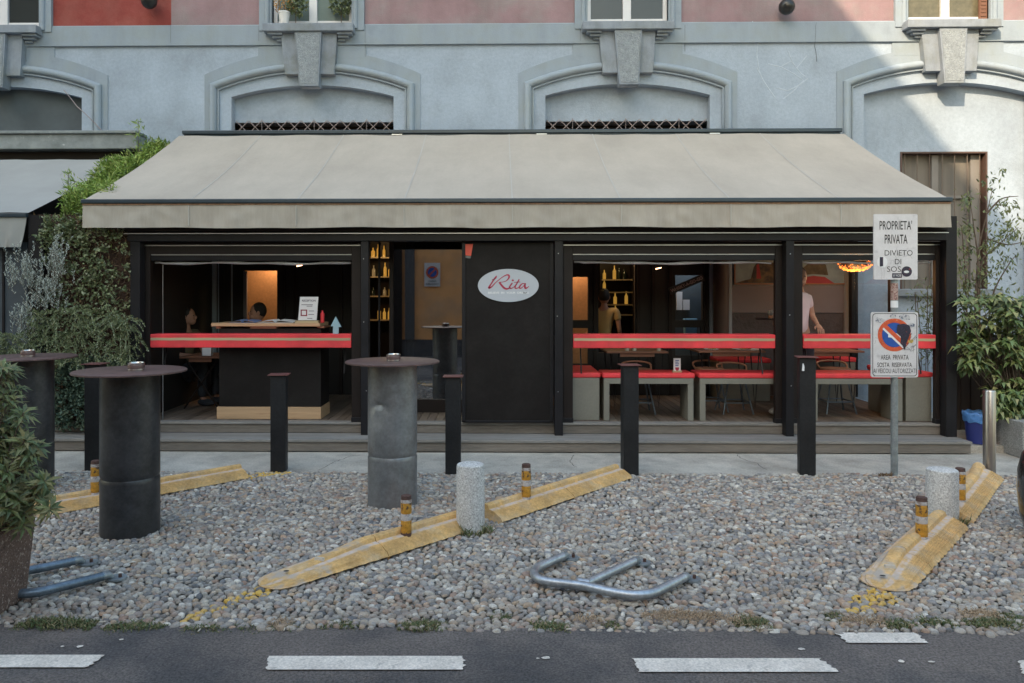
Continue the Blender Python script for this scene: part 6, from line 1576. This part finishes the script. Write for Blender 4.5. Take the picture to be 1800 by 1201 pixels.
def standing(h=1.65):
    k = h/1.75
    J = dict(pelvis=(0, 0, .95), waist=(0, 0, 1.10), chest=(0, 0, 1.32), neck=(0, 0, 1.50), skull=(0, -.015, 1.56), shL=(.185, 0, 1.42), elL=(.23, .02, 1.14), wrL=(.25, -.05, .90), shR=(-.185, 0, 1.42), elR=(-.23, .02, 1.14), wrR=(-.25, -.05, .90),
             hiL=(.09, 0, .88), knL=(.10, -.01, .50), anL=(.10, .02, .09), toL=(.11, -.13, .04), hiR=(-.09, 0, .88), knR=(-.10, -.01, .50), anR=(-.10, .02, .09), toR=(-.11, -.13, .04))
    return {n: (v[0]*k, v[1]*k, v[2]*k) for n, v in J.items()}
def sitting(seat=.47):
    z = seat+.09
    return dict(pelvis=(0, 0, z), waist=(0, -.01, z+.16), chest=(0, -.03, z+.38), neck=(0, -.05, z+.56), skull=(0, -.07, z+.62), shL=(.18, -.03, z+.48), elL=(.23, -.12, z+.22), wrL=(.14, -.34, z+.20), shR=(-.18, -.03, z+.48), elR=(-.23, -.12, z+.22), wrR=(-.14, -.34, z+.20),
                hiL=(.10, -.05, z-.02), knL=(.12, -.42, z-.02), anL=(.12, -.40, .09), toL=(.12, -.54, .04), hiR=(-.10, -.05, z-.02), knR=(-.12, -.42, z-.02), anR=(-.12, -.40, .09), toR=(-.12, -.54, .04))
# waiter in pale pink shirt: mostly behind the post, left arm (picture right) down to the ledge, other hand with tray
Yw = 8.72; J = standing(1.68); X = ax(1404, Yw)
def loc_of(x, y, Y, o): q = at(x, y, Y); return (q.x-o[0], q.y-o[1], q.z-o[2])
o0 = (X, Yw, DK)
J['shL'] = loc_of(1421, 527, Yw-.02, o0); J['elL'] = loc_of(1428, 556, Yw-.03, o0); J['wrL'] = loc_of(1438, 572, Yw-.20, o0)
J['shR'] = (-.17, -.02, 1.34); J['elR'] = (-.26, -.06, 1.10); J['wrR'] = loc_of(1366, 561, Yw-.12, o0)
J['toR'] = (-.30, -.06, .04); J['anR'] = (-.20, .0, .09); J['knR'] = (-.15, 0, .48)
person(o0, 0, J, 'waiter in a pale pink shirt, half hidden by the post, hand on the ledge', M['shirtp'], M['denim'], shoes=M['shoe'])
q = at(1350, 562, Yw-.14); t = thing('serving_tray', (q.x, q.y, q.z), 'small round black tray held by the waiter in the pink shirt', 'tray')
MB().lathe(q.x, q.y, [(0, q.z), (.13, q.z), (.14, q.z+.012), (.135, q.z+.012), (.125, q.z+.005), (0, q.z+.005)], 30).build('dish', M['black'], t, smooth=True)
t = thing('drink_glass', (q.x+.03, q.y, q.z+.006), 'glass with an orange drink on the black tray', 'glass')
MB().lathe(q.x+.03, q.y, [(.028, q.z+.006), (.034, q.z+.105), (.031, q.z+.105), (.026, q.z+.012), (0, q.z+.012)], 20).build('tumbler', M['clear'], t, smooth=True)
MB().lathe(q.x+.03, q.y, [(.024, q.z+.014), (.027, q.z+.05), (0, q.z+.05)], 16).build('drink', mat('orange_drink', (.5, .16, .05), .2), t, smooth=True)
# dark-shirted man behind the counter, facing left, seated high
Yk = 9.55; hx = at(455, 549, Yk); J = standing(1.62); J2 = dict(J)
dz = hx.z-DK-(J['skull'][2]+.06)
for n in J2: 
    if n not in ('anL', 'anR', 'toL', 'toR'): J2[n] = (J2[n][0], J2[n][1], J2[n][2]+dz)
J2['knL'] = (.10, -.20, .45); J2['knR'] = (-.10, -.20, .45)
person((hx.x, Yk, DK), R(-70), J2, 'dark-haired man in side view behind the reception counter', M['shirtd'], M['denim'], headrot=0, shoes=M['denim'])
# woman seated in the dark corner
Yq = 9.5; hx = at(318, 556, Yq); J = sitting(.47)
dz = hx.z-DK-(J['skull'][2]+.06)
for n in J:
    if n not in ('anL', 'anR', 'toL', 'toR', 'knL', 'knR'): J[n] = (J[n][0], J[n][1], J[n][2]+dz)
person((hx.x+.03, Yq, DK), R(70), J, 'long-haired woman in an olive top sitting in the dark left corner', M['shirto'], M['denim'], hairlen=1, headrot=R(20), shoes=M['denim'])
# bartender with back turned
Yt = 11.2; hx = at(1062, 522, Yt); J = standing(1.68)
dzz = hx.z-(J['skull'][2]+.06)
J['elL'] = (.26, .10, 1.12); J['wrL'] = (.2, .3, 1.05)
person((hx.x, Yt, dzz), R(165), J, 'bartender in a yellow shirt with back turned by the bottle shelf', M['shirty'], M['denim'])
MB().box(ax(1048, 11.0), ax(1120, 11.0), 10.75, 11.85, DK, dzz).build('bar_floor', M['dark'], bld) if dzz > DK+.01 else None
print('objects', len(bpy.data.objects))
